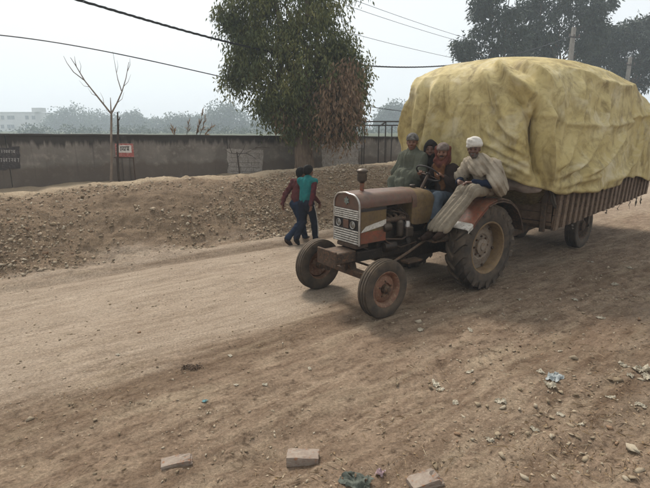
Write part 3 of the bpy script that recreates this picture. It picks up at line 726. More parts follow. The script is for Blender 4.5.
# ---- tall airy trees beyond the trailer
def tree_at(name, label, px, Y, lobes, n, per, length, Ls, Wd, mat, seed, group=None, droop=.6, shell=.45, tr=.22, fy=.8, spread=.25):
    rng = np.random.default_rng(seed); b0 = at_y(px, 130, Y); b0[2] = float(hgt(b0[0], b0[1]))
    t = thing(name, label, 'tree', b0, 0, group)
    lb = shift([px_lobe(x, y, r_, Y, rng.uniform(-.3, .3) * r_ / FPX * Y, 1.0, fy) for x, y, r_ in lobes], b0)
    if mat == 'leaf_grey':                         # airy crowns: dense tufts along the limbs, sky between them
        tf = []
        for L_ in lb:
            for _ in range(int(7 + 5 * L_[3])):
                d_ = rng.normal(size=3); d_ /= np.linalg.norm(d_); k_ = rng.uniform(.3, 1.0); r0 = rng.uniform(.28, .6); tf.append((L_[0] + d_[0] * L_[3] * k_, L_[1] + d_[1] * L_[4] * k_, L_[2] + d_[2] * L_[5] * k_, r0 * 1.2, r0, r0))
        P, D, T = sprays(tf, int(n * 1.5), per, length * .7, rng, droop, .2, spread * .7)
    else: P, D, T = sprays(lb, n, per, length, rng, droop, shell, spread)
    link('crown', leaves(P, D, rng.uniform(.7, 1.3, len(P)) * Ls, rng.uniform(.7, 1.3, len(P)) * Wd, T, mat, 'crown', rng), t)
    mb = MB(); top = max(lb, key=lambda q: q[2]); fork = (top[0] * .35, top[1] * .35, top[2] * .45)
    limb(mb, (0, 0, -.4), fork, tr, tr * .72, rng, .25, 8, 10)
    for q in sorted(lb, key=lambda q: -q[3])[:9]: limb(mb, fork, q[:3], tr * .5, tr * .08, rng, .5)
    mb.obj('trunk', 'bark', t, 60); return t
GR = 'tall trees beyond the trailer'
tree_at('eucalyptus_tree', 'slender airy grey green tree rising behind the yellow tarpaulin front', 500, 44,
        [(495, 10, 15), (512, 14, 11), (485, 30, 12), (500, 36, 13), (470, 46, 8), (515, 46, 10), (488, 52, 11), (505, -14, 14), (480, 8, 7), (465, 53, 5), (460, 42, 3), (484, -6, 9), (520, 30, 6)],
        700, 9, .75, .40, .12, 'leaf_grey', 21, GR)
tree_at('eucalyptus_tree', 'tall broad grey green tree beside the concrete pole', 556, 48,
        [(540, 12, 17), (565, 8, 20), (588, 10, 15), (552, 34, 15), (572, 34, 14), (530, 30, 9), (596, 24, 9), (560, -20, 26), (535, -8, 14), (548, 52, 11), (585, 44, 12), (602, 2, 8), (525, 8, 6)],
        1050, 9, .8, .42, .13, 'leaf_grey', 22, GR)
tree_at('eucalyptus_tree', 'dark dense tree behind the rear of the tarpaulin', 625, 54,
        [(600, 45, 16), (620, 40, 18), (642, 38, 17), (655, 60, 20), (612, 66, 17), (635, 72, 18), (590, 62, 12), (665, 35, 14), (632, 24, 8), (650, 26, 8), (672, 78, 18), (605, 30, 8)],
        1300, 9, .95, .50, .15, 'leaf_grey', 23, GR, .5)
tree_at('eucalyptus_tree', 'small thin grey tree low behind the load between taller trees', 527, 58, [(523, 50, 9), (532, 40, 6), (518, 58, 8), (540, 60, 9)], 200, 9, .8, .45, .14, 'leaf_grey', 24, GR)

# ---- hazy trees far behind the wall
FARL = [('rounded hazy tree next to the far white building', 62, 236, [(62, 122, 12), (52, 126, 9), (74, 119, 13), (84, 124, 11)]),
        ('low spreading hazy tree behind the bare sapling', 104, 248, [(100, 122, 11), (112, 124, 10), (120, 128, 8), (92, 126, 9)]),
        ('small hazy tree beside the pale far house', 132, 232, [(132, 121, 9), (126, 126, 7), (140, 126, 7)]),
        ('long low hazy tree behind the dry reeds', 172, 224, [(160, 126, 9), (172, 124, 9), (184, 123, 9), (196, 125, 9)]),
        ('tallest rounded hazy tree beside the leafy tree', 226, 208, [(222, 117, 14), (234, 119, 13), (212, 122, 10), (246, 125, 11), (225, 128, 12)]),
        ('hazy tree half hidden behind the leafy tree', 262, 220, [(262, 126, 9), (272, 122, 10), (284, 124, 11)]),
        ('hazy low tree between leafy tree and metal frame', 348, 236, [(335, 128, 9), (348, 128, 9), (358, 126, 8)]),
        ('pale feathery hazy tree above the black metal frame', 394, 200, [(388, 114, 8), (398, 112, 9), (408, 118, 9), (382, 122, 6)]),
        ('squat hazy tree between the low spreading one and dry reeds', 148, 240, [(148, 128, 8), (158, 129, 8), (140, 130, 7)]),
        ('dim hazy tree filling the gap beside the tallest one', 200, 250, [(200, 126, 8), (206, 124, 8)]),
        ('hazy tree at the far end of the white building', 40, 262, [(40, 126, 8), (30, 130, 7), (47, 129, 7)])]
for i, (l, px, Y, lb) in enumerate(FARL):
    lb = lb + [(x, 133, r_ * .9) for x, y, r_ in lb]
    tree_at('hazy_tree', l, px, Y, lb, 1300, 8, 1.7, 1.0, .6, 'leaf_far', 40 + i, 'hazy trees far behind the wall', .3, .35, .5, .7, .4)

# ---- low scrub of the fields beyond the wall
rng = np.random.default_rng(77); lbs = [(x, 125 + 25 * rng.random(), 1.0, 3.4, 2.4, .9 + .8 * rng.random()) for x in np.arange(-150, 100, 2.6)]
P, D, T = sprays(lbs, 4200, 6, 1.0, rng, .1, .3, .4)
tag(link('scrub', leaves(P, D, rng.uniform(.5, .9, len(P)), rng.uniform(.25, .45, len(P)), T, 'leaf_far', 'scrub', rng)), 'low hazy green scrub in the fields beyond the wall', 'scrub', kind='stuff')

# ---- dry reeds standing behind the wall, seen over it
rng = np.random.default_rng(5); b0 = on_plane(198, 160, (W0[0] - WN[0] * 1.3, W0[1] - WN[1] * 1.3, 0), WN); b0[2] = float(hgt(b0[0], b0[1])); RY = b0[1]
reed = thing('dry_reed', 'dry brown reed stalks poking above the wall', 'plant', b0)
for (x0, y0, x1, y1) in ((196, 140, 203, 110), (198, 140, 206, 118), (195, 140, 199, 124), (186, 140, 189, 122), (176, 140, 172, 126), (200, 140, 212, 127)):
    a = at_y(x0, y0, RY) - b0; c_ = at_y(x1, y1, RY) - b0; mb = MB(); a0 = np.array([a[0] * .5, 0, .0]); limb(mb, a0, a, .014, .012, rng, .1, 4, 5); limb(mb, a, c_, .012, .006, rng, .15, 5, 5)
    P = a + (c_ - a) * rng.uniform(.25, 1, (16, 1)); D = np.tile(c_ - a, (16, 1)) / np.linalg.norm(c_ - a) + .35 * rng.normal(size=(16, 3))
    st_ = mb.obj('stalk', 'dark_wood', reed, 60); link('dry_blade', leaves(P, D, .22, .035, rng.random(16), 'leaf_dry', 'dry_blade', rng), st_)

# ---- bare sapling, its stake, and the notice board
base = near_wall(112, 1.3); SY = base[1]
sap = thing('bare_sapling', 'leafless forked pale sapling standing before the grey wall', 'tree', base); rng = np.random.default_rng(8)
def pl(pts, Y=None): return [tuple(at_y(x, y, (Y or SY)) - base) for x, y in pts]
mb = MB(); mb.tube([(0, 0, -.25)] + pl([(111, 184), (111.6, 165), (111.2, 140), (111.4, 118), (111.3, 113)]), [.042, .038, .034, .031, .028, .025], 10)
mb.tube(pl([(111.3, 116), (110.8, 106), (110.4, 97.5)]), [.022, .015, .008], 7); mb.obj('trunk', 'pale_bark', sap, 60)
for pts, r0 in (([(111, 113.5), (97, 96), (85, 81), (76, 66), (70.4, 57.4)], .026), ([(84, 80), (73.5, 72), (67, 63), (63.5, 56)], .016), ([(76.5, 67), (75, 61), (74.6, 56)], .012),
                ([(111.6, 113), (117, 103), (122, 91.5), (126, 78), (128.8, 62)], .024), ([(121.5, 91), (118, 80), (116.5, 73), (112.8, 51.5)], .015), ([(127.5, 71), (130, 65), (130, 58)], .010), ([(97, 96), (92, 94), (88, 88)], .009), ([(90, 87), (84, 86), (79, 80)], .008), ([(80, 73), (81, 66), (79, 60)], .008), ([(117, 103), (122, 99), (124, 92)], .009), ([(124, 86), (128, 82), (131, 74)], .008), ([(104, 105), (103, 98), (100, 92)], .008), ([(116.5, 73), (118, 66), (117, 60)], .007)):
    P_ = pl(pts); MB().tube(P_, [r0 * (1 - .75 * i / (len(P_) - 1)) for i in range(len(P_))], 6).obj('branch', 'pale_bark', sap, 60)
base = near_wall(117.5, 1.15)
stk = thing('wooden_stake', 'dark rough wooden stake driven in beside the bare sapling', 'stake', base)
SY2 = base[1]; MB().tube([(0, 0, -.25)] + [tuple(at_y(x, y, SY2) - base) for x, y in ((118, 170), (117.6, 145), (118.2, 128), (117.5, 112))], [.035, .034, .03, .03, .018], 7).obj('post', 'dark_wood', stk, 60)
MB().tube([tuple(at_y(x, y, SY2) - base) for x, y in ((118, 121), (119.6, 118.5), (119.8, 116.8))], [.02, .016, .01], 6).obj('branch_stub', 'dark_wood', stk, 60)
base = near_wall(125, 1.0); BY = base[1]
worn('sign_red', hexc('a5524f'), hexc('8e4744'), .6, 0, .2, 10, .1, 60, hexc('b9a49a')); worn('sign_white', hexc('d5d0cb'), hexc('bdb6ae'), .6, 0, .1, 12); worn('ink_black', hexc('2c2624'), None, .7, 0, 0)
worn('thin_iron', hexc('3a302b'), hexc('4b3a30'), .7, .3, .1)
nb = thing('notice_board', 'small red bordered white notice board on thin iron legs', 'sign', base)
q = lambda x, y, dy=0.0: tuple(at_y(x, y, BY + dy) - base)
for x in (116.8, 133.4): MB().bar((q(x, 160)[0], 0, -.3), (q(x, 160)[0], 0, q(x, 157)[2]), .03, .03, .003).obj('leg', 'thin_iron', nb)
MB().bar(q(114, 157.4), q(134, 157.8), .035, .035, .003).obj('crossbar', 'thin_iron', nb)
a, b_ = q(116.2, 156.9), q(133, 143.6)
bd = MB().box((a[0], -.012, a[2]), (b_[0], .012, b_[2]), .003).obj('board', 'sign_red', nb)
a, b_ = q(118.2, 152.6), q(131.2, 145.2); MB().box((a[0], -.017, a[2]), (b_[0], -.0125, b_[2])).obj('white_field', 'sign_white', bd, 0)
mb = MB()
for (x0, y0, x1, y1) in ((120.2, 146.9, 129.6, 146.6), (121.3, 147, 121.1, 151), (123.4, 147, 123.4, 150.6), (122, 149.2, 123.4, 148.9), (125.4, 147, 125.4, 151), (124.3, 150.3, 125.4, 149), (127.4, 147, 127.4, 150.8), (128.9, 146.8, 128.9, 150.8), (127.4, 149.2, 128.9, 149.4)):
    A, B = q(x0, y0), q(x1, y1); mb.bar((A[0], -.0195, A[2]), (B[0], -.0195, B[2]), .003, .02, 0, (0, 0, 1) if abs(x1 - x0) > 1 else (1, 0, 0))
mb.obj('lettering', 'ink_black', bd, 0)

# ---- little bare shrub with a dark stick by the pale patch
base = near_wall(240, .8); HY = base[1]; rng = np.random.default_rng(9)
sh = thing('bare_shrub', 'thin twiggy leafless shrub with dark stick before pale wall patch', 'shrub', base)
q = lambda x, y: tuple(at_y(x, y, HY) - base)
MB().tube([(0, 0, -.2), q(239.5, 172), q(238, 160), q(236.8, 152)], [.028, .026, .024, .018], 7).obj('stem', 'dark_wood', sh, 60)
for pts in ([(237, 154), (230, 153), (224, 149)], [(237, 154), (246, 153), (255, 148), (266, 141)], [(246, 153), (252, 156), (257, 160)], [(238, 157), (243, 150), (246, 143)], [(232, 153), (229, 146), (231, 141)], [(255, 148), (262, 147), (270, 148)]):
    MB().tube([q(*p) for p in pts], [.014, .009, .005, .004][:len(pts)], 5).obj('twig', 'dark_wood', sh, 60)

# ---- black metal frame by the wall
worn('black_iron', hexc('2a2828'), hexc('363231'), .6, .4, .1)
base = near_wall(384, 1.9); base[2] = float(hgt(base[0], base[1])); CY = base[1]
cg = thing('metal_frame', 'open black metal frame of thin posts beside the wall', 'frame', base)
hh = at_y(384, 121.5, CY)[2] - base[2]; x0 = at_y(364.5, 122, CY)[0] - base[0]; x1 = x0 + 2.2; dpt = 1.5
for i, (fx, fy) in enumerate(((0, 0), (.33, 0), (.62, 0), (1, 0), (.02, 1), (.30, 1), (.52, 1), (.78, 1), (1, 1))):
    xx_, yy_ = x0 + (x1 - x0) * fx, dpt * fy; zz_ = float(hgt(base[0] + xx_, base[1] + yy_)) - base[2] - .15
    MB().bar((xx_, yy_, zz_), (xx_, yy_, hh - .02 - (.12 * fy)), .04, .04, .003, (1, 0, 0)).obj('post', 'black_iron', cg)
for a, b_ in (((x0 - .02, 0, hh), (x1 + .02, 0, hh)), ((x0, dpt, hh - .12), (x1, dpt, hh - .12)), ((x0, .021, hh - .002), (x0, dpt - .021, hh - .122)), ((x1, .021, hh - .002), (x1, dpt - .021, hh - .122)), ((x0 + .73, .021, hh - .002), (x0 + .73, dpt - .021, hh - .122))):
    MB().bar(a, b_, .045, .045, .003).obj('rail', 'black_iron', cg)

# ================================================================== FAR BUILDINGS
worn('far_whitewash', hexc('c9c7c2'), hexc('b5b2ac'), .9, 0, 0, .2, .05, 4); worn('far_window', hexc('4d5358'), None, .4, 0, 0, .5); worn('far_frame', hexc('9a9a98'), None, .8, 0, 0, .5)
def house(name, label, x_px0, x_px1, y_top, Y, depth, wins, extra=None):
    a = at_y(x_px0, 130, Y); b_ = at_y(x_px1, 130, Y); zt = at_y(0, y_top, Y)[2]; z0 = float(hgt(a[0], Y)); o = np.array([(a[0] + b_[0]) / 2, Y, z0])
    t = thing(name, label, 'building', o); hw = (b_[0] - a[0]) / 2; H_ = zt - z0
    MB().box((-hw, 0, -.5), (hw, depth, H_), .02).obj('wall', 'far_whitewash', t)
    rf = MB().box((-hw - .25, -.25, H_ + .003), (hw + .25, depth + .25, H_ + .28), .02).obj('roof', 'far_whitewash', t)
    if extra:
        e0, e1 = at_y(extra[0], 130, Y)[0] - o[0], at_y(extra[1], 130, Y)[0] - o[0]; ez = at_y(0, extra[2], Y)[2] - z0
        MB().box((e0, 1, H_ + .283), (e1, 4.5, ez), .02).obj('stair_tower', 'far_whitewash', rf)
    for (wx, wy, ww, wh) in wins:
        c_ = at_y(wx, wy, Y) - o; w2, h2 = ww / FPX * Y / 2, wh / FPX * Y / 2
        wo = MB().box((c_[0] - w2, -.06, c_[2] - h2), (c_[0] + w2, -.004, c_[2] + h2), .01).obj('window', 'far_window', t)
        fb = MB()
        fb.bar((c_[0] - w2 - .1, -.08, c_[2] + h2 + .06), (c_[0] + w2 + .1, -.08, c_[2] + h2 + .06), .3, .12); fb.bar((c_[0] - w2 - .1, -.08, c_[2] - h2 - .06), (c_[0] + w2 + .1, -.08, c_[2] - h2 - .06), .24, .12)
        fb.bar((c_[0], -.07, c_[2] - h2), (c_[0], -.07, c_[2] + h2), .05, .08, 0, (1, 0, 0)); fb.obj('frame', 'far_frame', wo)
wins = [(x, y, 3.2, 3.2) for y in (117.5, 126.5) for x in (-20, -13, -6, 2.5, 9, 12.8, 27, 33.5)]
house('far_building', 'long hazy white flat roofed building with rows of windows', -40, 36.5, 112.5, 240, 20, wins, (33.2, 43.5, 107.6))
house('far_house', 'small pale hazy house half hidden among far trees', 129, 150, 119.5, 245, 14, [(x, 125, 2.6, 3) for x in (133, 139, 145)])

# ================================================================== POLES AND CABLES
worn('pole_concrete', hexc('8d8880'), hexc('77726a'), .95, 0, 0, 3, .3, 20)
worn('cable_black', hexc('1e1e20'), None, .6, 0, 0, 4); worn('insulator', hexc('6b5a50'), None, .3, 0, 0, 5)
def pole(px, py_top, Y, label, wires=3):
    p = at_y(px, py_top, Y); z0 = float(hgt(p[0], p[1])); t = thing('utility_pole', label, 'pole', (p[0], p[1], z0), R(10)); H_ = p[2] - z0
    MB().strip([[(sx * w_, sy * w_, z) for sx, sy in ((-1, -1), (1, -1), (1, 1), (-1, 1))] for w_, z in ((.19, -.6), (.17, H_ * .4), (.12, H_ * .99), (.10, H_))], True).add([(-.1, -.1, H_), (.1, -.1, H_), (.1, .1, H_), (-.1, .1, H_)], [(0, 1, 2, 3)]).obj('shaft', 'pole_concrete', t, 30)
    ca = MB().bar((-.5, -.16, H_ - .75), (.5, -.16, H_ - .75), .07, .09, .005).obj('crossarm', 'black_iron', t)
    for x in (-.42, 0, .42): MB().lathe([(0, .0), (.035, .0), (.05, .04), (.03, .07), (.05, .1), (.03, .16), (0, .17)], 8, 'z', (x, -.16, H_ - .70)).obj('insulator', 'insulator', ca, 60)
    return p
pole(574, 27, 40, 'concrete utility pole standing between the tall grey trees')
pole(630.5, 57, 50, 'shorter looking concrete pole standing before the dark dense tree')
def cable(pts, A, B, r_, label, twist=False):
    """pts: pixels along it; it hangs in the upright plane through the ground points A and B"""
    A, B = np.array(A, float), np.array(B, float); d = B - A; n = np.array([d[1], -d[0], 0]); xs, ys = zip(*pts)
    P = []
    for px in np.linspace(xs[0], xs[-1], 70):
        co = np.polyfit(xs, ys, 3 if len(xs) > 3 else len(xs) - 1); P.append(on_plane(px, float(np.polyval(co, px)), (A[0], A[1], 0), n))
    P = np.array(P); o = P[0].copy(); mb = MB()
    if not twist: mb.tube(P - o, r_, 6)
    else:
        s_ = np.concatenate([[0], np.cumsum(np.linalg.norm(np.diff(P, axis=0), axis=1))]); m_ = int(s_[-1] / .12); ss_ = np.linspace(0, s_[-1], m_)
        Q = np.stack([np.interp(ss_, s_, P[:, i]) for i in range(3)], -1) - o; dx = np.array([n[0], n[1], 0]) / np.linalg.norm(n[:2])
        for ph in (0, 2.1, 4.2): mb.tube(Q + (np.cos(ss_ * 9 + ph)[:, None] * dx + np.sin(ss_ * 9 + ph)[:, None] * np.array([0, 0, 1])) * r_ * .8, r_ * .62, 5)
    ob = mb.obj('power_cable', 'cable_black', None, 60, False); ob.location = o; return tag(ob, label, 'cable')
PA = at_y(574, 30, 40)
cable([(30, -14), (75, 0), (150, 19.5), (230, 42), (300, 58), (365, 67), (430, 67), (500, 55), (571, 37)], (-7.5, 9.5), (PA[0], PA[1]), .024, 'thick twisted black cable passing through the leafy tree crown', True)
PB = at_y(630, 70, 50)
cable([(-60, 28), (0, 38), (110, 57), (225, 75.5), (300, 89), (371, 103.5), (402, 112), (470, 121), (560, 118), (629, 96)], (-14, 12.5), (PB[0], PB[1]), .019, 'black cable crossing above bare sapling and passing behind leafy tree')
cable([(250, -28), (330, 0), (465, 42), (540, 60), (629, 68)], (-6, 15), (PB[0] + .3, PB[1]), .009, 'thin wire sloping down to the shorter pole, lower of a close pair')
cable([(262, -33), (352, -1), (465, 38), (540, 56), (629, 65)], (-5, 15), (PB[0] + .6, PB[1]), .009, 'thin wire sloping down to the shorter pole, upper of a close pair')
cable([(262, 8), (352, 33.5), (450, 57), (540, 72), (629, 76)], (-5, 15.4), (PB[0] - .3, PB[1]), .009, 'single thin wire passing low behind the tarpaulin top')

# ================================================================== HAZE
hz_ = MB().box((-322, -56, -1.6), (322, 322, 30)).obj('haze', 'black_iron', None, 0); hz_.data.materials.clear()
g = NG('haze_air'); pv = g.n('ShaderNodeVolumePrincipled'); pv.inputs['Color'].default_value = (.82, .92, 1.0, 1); pv.inputs['Density'].default_value = .0019; pv.inputs['Anisotropy'].default_value = .2
g.l(pv.outputs[0], g.out.inputs['Volume']); hz_.data.materials.append(g.m); tag(hz_, 'pale grey winter haze filling the air', 'haze', kind='stuff')

# ================================================================== TRACTOR  (own frame: x forward, y to the driver's left, z up)
HEAD = R(36.5)
TO = np.array([1.862, 7.356, 0.0])                 # ground under the middle of the rear axle, from the wheel contacts
tz = HEAD + math.pi                                # it drives towards the lower left of the picture
TO[2] = float(np.mean([hgt(*xy_) for xy_ in ((2.35, 6.7), (.77, 5.6), (1.4, 8.0), (-.08, 6.7))])) - .004
tractor = thing('tractor', 'old rusty maroon tractor with white grille bars pulling the loaded trailer', 'tractor', TO, tz)
worn('paint_maroon', hexc('573226'), hexc('47352b'), .5, .1, .2, 7, .12, 70, hexc('49392f'), .5)
worn('paint_mustard', hexc('63502f'), hexc('4f402b'), .5, .1, .2, 8, .12, 70, hexc('4a382a'))
worn('paint_red_rust', hexc('7a3a27'), hexc('5d3324'), .5, .1, .25, 8, .12, 70, hexc('4b3a30'))
worn('paint_white', hexc('c9c4ba'), hexc('aaa59b'), .5, 0, .2, 10, .08, 60, hexc('8b8379'))
worn('silver_trim', hexc('b4b0aa'), hexc('8f8b85'), .38, .5, .25, 12, .08, 60)
worn('iron_greasy', hexc('161311'), hexc('221d1a'), .5, .3, .08, 9, .25, 50, hexc('3a2f27'))
worn('iron_rusty', hexc('41332b'), hexc('31261f'), .75, .25, .2, 10, .3, 50, hexc('64452f'))
worn('rubber', hexc('1f1d1c'), hexc('2a2725'), .85, 0, .33, 5, .3, 60)
worn('rim_rust', hexc('6e4534'), hexc('573a2e'), .7, .1, .35, 9, .2, 60, hexc('7d644f'))
worn('rim_grey', hexc('7f766b'), hexc('675d53'), .7, .2, .5, 9, .2, 60, hexc('5a4536'))
worn('rim_ochre', hexc('7b6443'), hexc('66533a'), .7, .1, .4, 9, .2, 60, hexc('5b4535'))
worn('seat_black', hexc('26221f'), hexc('332d29'), .6, 0, .3, 8)
worn('canister', hexc('3a332d'), hexc('2c2723'), .45, .4, .2, 9)
g = NG('lamp_glass'); v = g.mapping(); g.done(g.mix(g.noise(v, 30), hexc('807c75'), hexc('5d5a55')), .18, .35, g.bump(g.voro(v, 90), .25, .004), spec=.6)

# --- body work
def arch(hw, z0, z1, rc, n=8):                     # arched outline: straight sides, rounded shoulders, slightly crowned top
    p = [(-hw, z0)]
    for k in range(n + 1):
        a = math.pi - (math.pi / 2) * k / n; p.append((-hw + rc + rc * math.cos(a), z1 - rc + rc * math.sin(a) - .012))
    for k in range(1, 4): p.append(((-hw + rc) * (1 - k / 2), z1 + .006 * (1 - abs(1 - k / 2)) - (.012 if k == 3 else .004)))
    for k in range(n + 1):
        a = math.pi / 2 - (math.pi / 2) * k / n; p.append((hw - rc + rc * math.cos(a), z1 - rc + rc * math.sin(a) - .012))
    p.append((hw, z0)); return p
mb = MB(); rows = []
for x_, hw, zt in ((1.955, .262, 1.498), (1.7, .268, 1.502), (1.35, .268, 1.50), (1.03, .264, 1.492)): rows.append([(x_, y, z) for y, z in arch(hw, 1.315, zt, .13)])
mb.strip(rows); mb.strip([[(p[0], p[1] * .975, p[2] - .008 if p[2] > 1.33 else p[2]) for p in r_] for r_ in rows]); mb.obj('hood', 'paint_maroon', tractor, 40)
for s_ in (1, -1):
    y0 = s_ * .262
    MB().box((1.50, y0 - .012 * s_, .845), (1.95, y0, 1.31), .003).obj('side_panel', 'paint_mustard', tractor)
    MB().box((1.505, y0 + .0005 * s_, 1.268), (1.945, y0 + .004 * s_, 1.306)).obj('black_band', 'ink_black', tractor)
    MB().box((1.505, y0 + .0005 * s_, .85), (1.945, y0 + .004 * s_, 1.0)).obj('red_band', 'paint_red_rust', tractor)
    MB().prism([(z, x) for x, z in ((1.51, 1.06), (1.51, 1.135), (1.86, 1.075), (1.945, 1.005), (1.945, 1.0)) ], y0 + .0045 * s_, y0 + .008 * s_, 'y').obj('silver_stripe', 'paint_white', tractor, 0)
# fuel tank and cowl behind the hood
mb = MB(); rows = []
for x_, hw, z0, zt, rc in ((1.022, .262, 1.02, 1.488, .14), (.98, .268, 1.0, 1.49, .15), (.8, .27, .99, 1.48, .15), (.62, .268, 1.0, 1.462, .15), (.54, .25, 1.04, 1.44, .16), (.50, .20, 1.1, 1.40, .15)): rows.append([(x_, y, z) for y, z in arch(hw, z0, zt, rc)])
mb.strip(rows, True); mb.add(rows[0], [tuple(range(len(rows[0])))]); mb.add(rows[-1], [tuple(range(len(rows[-1])))]); tank = mb.obj('fuel_tank', 'paint_mustard', tractor, 45)
mb = MB(); rows = [[(x_, y * sc_, 1.25 + (z - 1.25) * sc_) for y, z in arch(.268, 1.24, 1.49, .15)] for x_, sc_ in ((1.023, 1.012), (.93, 1.014), (.925, .99))]; mb.strip(rows); mb.obj('tank_strap', 'paint_maroon', tank, 45)
MB().lathe([(0, 0), (.045, 0), (.045, .03), (.035, .04), (0, .042)], 14, 'z', (.75, 0, 1.478)).obj('filler_cap', 'iron_greasy', tank, 40)
# --- grille
GX = 1.96
poly = arch(.262, .83, 1.488, .15)
gr = MB().prism(poly, GX - .02, GX).obj('grille', 'paint_maroon', tractor, 40)
mb = MB(); pr = [(GX + .008, y, z) for y, z in arch(.262, .83, 1.492, .15)]; mb.tube(pr, .013, 6); mb.obj('arch_trim', 'silver_trim', gr, 60)
MB().box((GX + .001, -.24, .85), (GX + .006, .24, 1.285)).obj('grille_backing', 'ink_black', gr, 0)
for z in (1.275, 1.248, 1.221, 1.194, 1.167): MB().bar((GX + .014, -.245, z), (GX + .014, .245, z), .014, .0175, .003).obj('grille_bar', 'paint_white', gr)
for k in range(6): MB().bar((GX + .014, -.245, 1.008 - k * .0315), (GX + .014, .245, 1.008 - k * .0315), .014, .0195, .003).obj('grille_bar', 'paint_white', gr)
MB().box((GX + .007, -.055, 1.03), (GX + .022, .055, 1.145), .005).obj('centre_block', 'paint_maroon', gr)
for s_ in (1, -1):
    hl = MB().lathe([(.040, .012), (.046, .012), (.050, .026), (.046, .030), (.040, .026)], 24, 'x', (GX, s_ * .145, 1.088)).obj('headlight', 'silver_trim', tractor, 40)
    MB().lathe([(0, .028), (.022, .025), (.040, .017), (.040, .012)], 24, 'x', (GX, s_ * .145, 1.088)).obj('lens', 'lamp_glass', hl, 60)
mb = MB(); pts = []
for k in range(12): a = math.pi / 2 + k * math.pi / 6; r_ = .055 if k % 2 == 0 else .032; pts.append((r_ * math.cos(a), 1.39 + r_ * math.sin(a)))
mb.prism(pts, GX + .001, GX + .014); mb.lathe([(0, .022), (.018, .02), (.02, .012)], 12, 'x', (GX, 0, 1.39)); worn('emblem_metal', hexc('7d8a83'), hexc('606b66'), .45, .4, .2); mb.obj('emblem', 'emblem_metal', gr, 20)
# --- front end
fb = MB().box((1.93, -.17, .60), (2.27, .17, .75), .012).obj('front_bolster', 'iron_rusty', tractor)
MB().box((2.272, -.20, .565), (2.30, .20, .785), .008).obj('bumper_plate', 'iron_rusty', fb)
MB().box((1.75, -.20, .77), (1.97, .20, .825), .01).obj('radiator_cradle', 'iron_rusty', tractor)
for s_ in (1, -1): MB().box((.95, s_ * .15, .60), (1.94, s_ * .21, .73), .008).obj('frame_rail', 'iron_greasy', tractor)
MB().box((1.76, -.22, .90), (1.80, .22, 1.29), .005).obj('radiator', 'iron_greasy', tractor)
MB().lathe([(.03, 0), (.2, .012), (.2, .016), (.03, .02)], 24, 'x', (1.66, 0, 1.05)).obj('cooling_fan', 'iron_greasy', tractor)
ax = MB(); ax.box((1.87, -.46, .405), (1.99, .46, .49), .012); ax.prism([(-.12, .49), (.12, .49), (.08, .60), (-.08, .60)], 1.88, 1.98); ax.obj('front_axle', 'iron_rusty', tractor)
FY, FR = .685, .372
def tyre_profile(Ro, Ri, w_, shoulder=.78, bulge=1.0):
    h = w_ / 2; sh = Ro - (Ro - Ri) * .16
    return [(Ri, -h * .72), (Ri + .02, -h * .86), ((Ri + sh) / 2, -h * bulge), (sh, -h * .93), (Ro - .012, -h * shoulder), (Ro, -h * (shoulder - .14)), (Ro, h * (shoulder - .14)), (Ro - .012, h * shoulder), (sh, h * .93), ((Ri + sh) / 2, h * bulge), (Ri + .02, h * .86), (Ri, h * .72)]
def front_wheel(parent, loc, side, steer=0.0):
    wh = link('front_wheel', None, parent, loc, (0, 0, steer)); wh.empty_display_size = .1
    pf = []
    h = .165 / 2
    for r_, y in tyre_profile(FR, .215, .165, .86)[:5]: pf.append((r_, y))
    for a, b_ in ((-.62, -.34), (-.17, .17), (.34, .62)):          # three ribs with grooves between
        pf += [(FR - .014, h * a - .004), (FR, h * a), (FR + .002, h * (a + b_) / 2), (FR, h * b_), (FR - .014, h * b_ + .004)]
    for r_, y in tyre_profile(FR, .215, .165, .86)[7:]: pf.append((r_, y))
    MB().lathe(pf, 44, 'y').obj('tyre', 'rubber', wh, 32)
    o = side
    rm = MB().lathe([(.235, -.068), (.228, -.064), (.205, -.05), (.19, -.02), (.19, .02), (.205, .05), (.228, .064), (.235, .068), (.225, .071), (.198, .056), (.182, .03 * 1), (.176, .012), (.15, .018 * o + .012), (.12, .03 * o), (.085, .045 * o), (.075, .02 * o), (0, .02 * o)] if o > 0 else
                    [(.235, .068), (.228, .064), (.205, .05), (.19, .02), (.19, -.02), (.205, -.05), (.228, -.064), (.235, -.068), (.225, -.071), (.198, -.056), (.182, -.03), (.176, -.012), (.15, -.03), (.12, -.03), (.085, -.045), (.075, -.02), (0, -.02)], 36, 'y').obj('rim', 'rim_rust', wh, 35)
    hb = MB().lathe([(.058, .02 * o), (.055, .07 * o), (.04, .085 * o), (.035, .105 * o), (0, .11 * o)], 16, 'y'); hb.lathe([(.06, -.02 * o), (.05, -.10 * o), (0, -.10 * o)], 16, 'y'); hb.obj('hub', 'iron_rusty', wh, 40)
    for k in range(5):
        a = k * 2 * math.pi / 5; MB().lathe([(.013, .035 * o), (.013, .05 * o), (0, .052 * o)], 6, 'y', (.098 * math.sin(a), 0, .098 * math.cos(a))).obj('wheel_nut', 'iron_rusty', wh, 30)
    return wh
for s_ in (1, -1):
    front_wheel(tractor, (1.93, s_ * FY, FR), s_, R(2))
    MB().tube([(1.93, s_ * .45, .62), (1.93, s_ * .46, .34)], .038, 12).obj('king_pin', 'iron_rusty', tractor); MB().tube([(1.93, s_ * .44, .40), (1.93, s_ * .60, FR)], [.045, .036], 10).obj('spindle', 'iron_rusty', tractor)
MB().tube([(1.74, -.46, .52), (1.74, .46, .52)], .016, 8).obj('tie_rod', 'iron_rusty', tractor)
for s_ in (1, -1): MB().bar((1.93, s_ * .46, .55), (1.73, s_ * .46, .53), .05, .025, .004).obj('steering_arm', 'iron_rusty', tractor)
MB().tube([(1.73, .49, .56), (1.3, .44, .66), (.62, .34, .83)], .019, 8).obj('drag_link', 'iron_rusty', tractor)
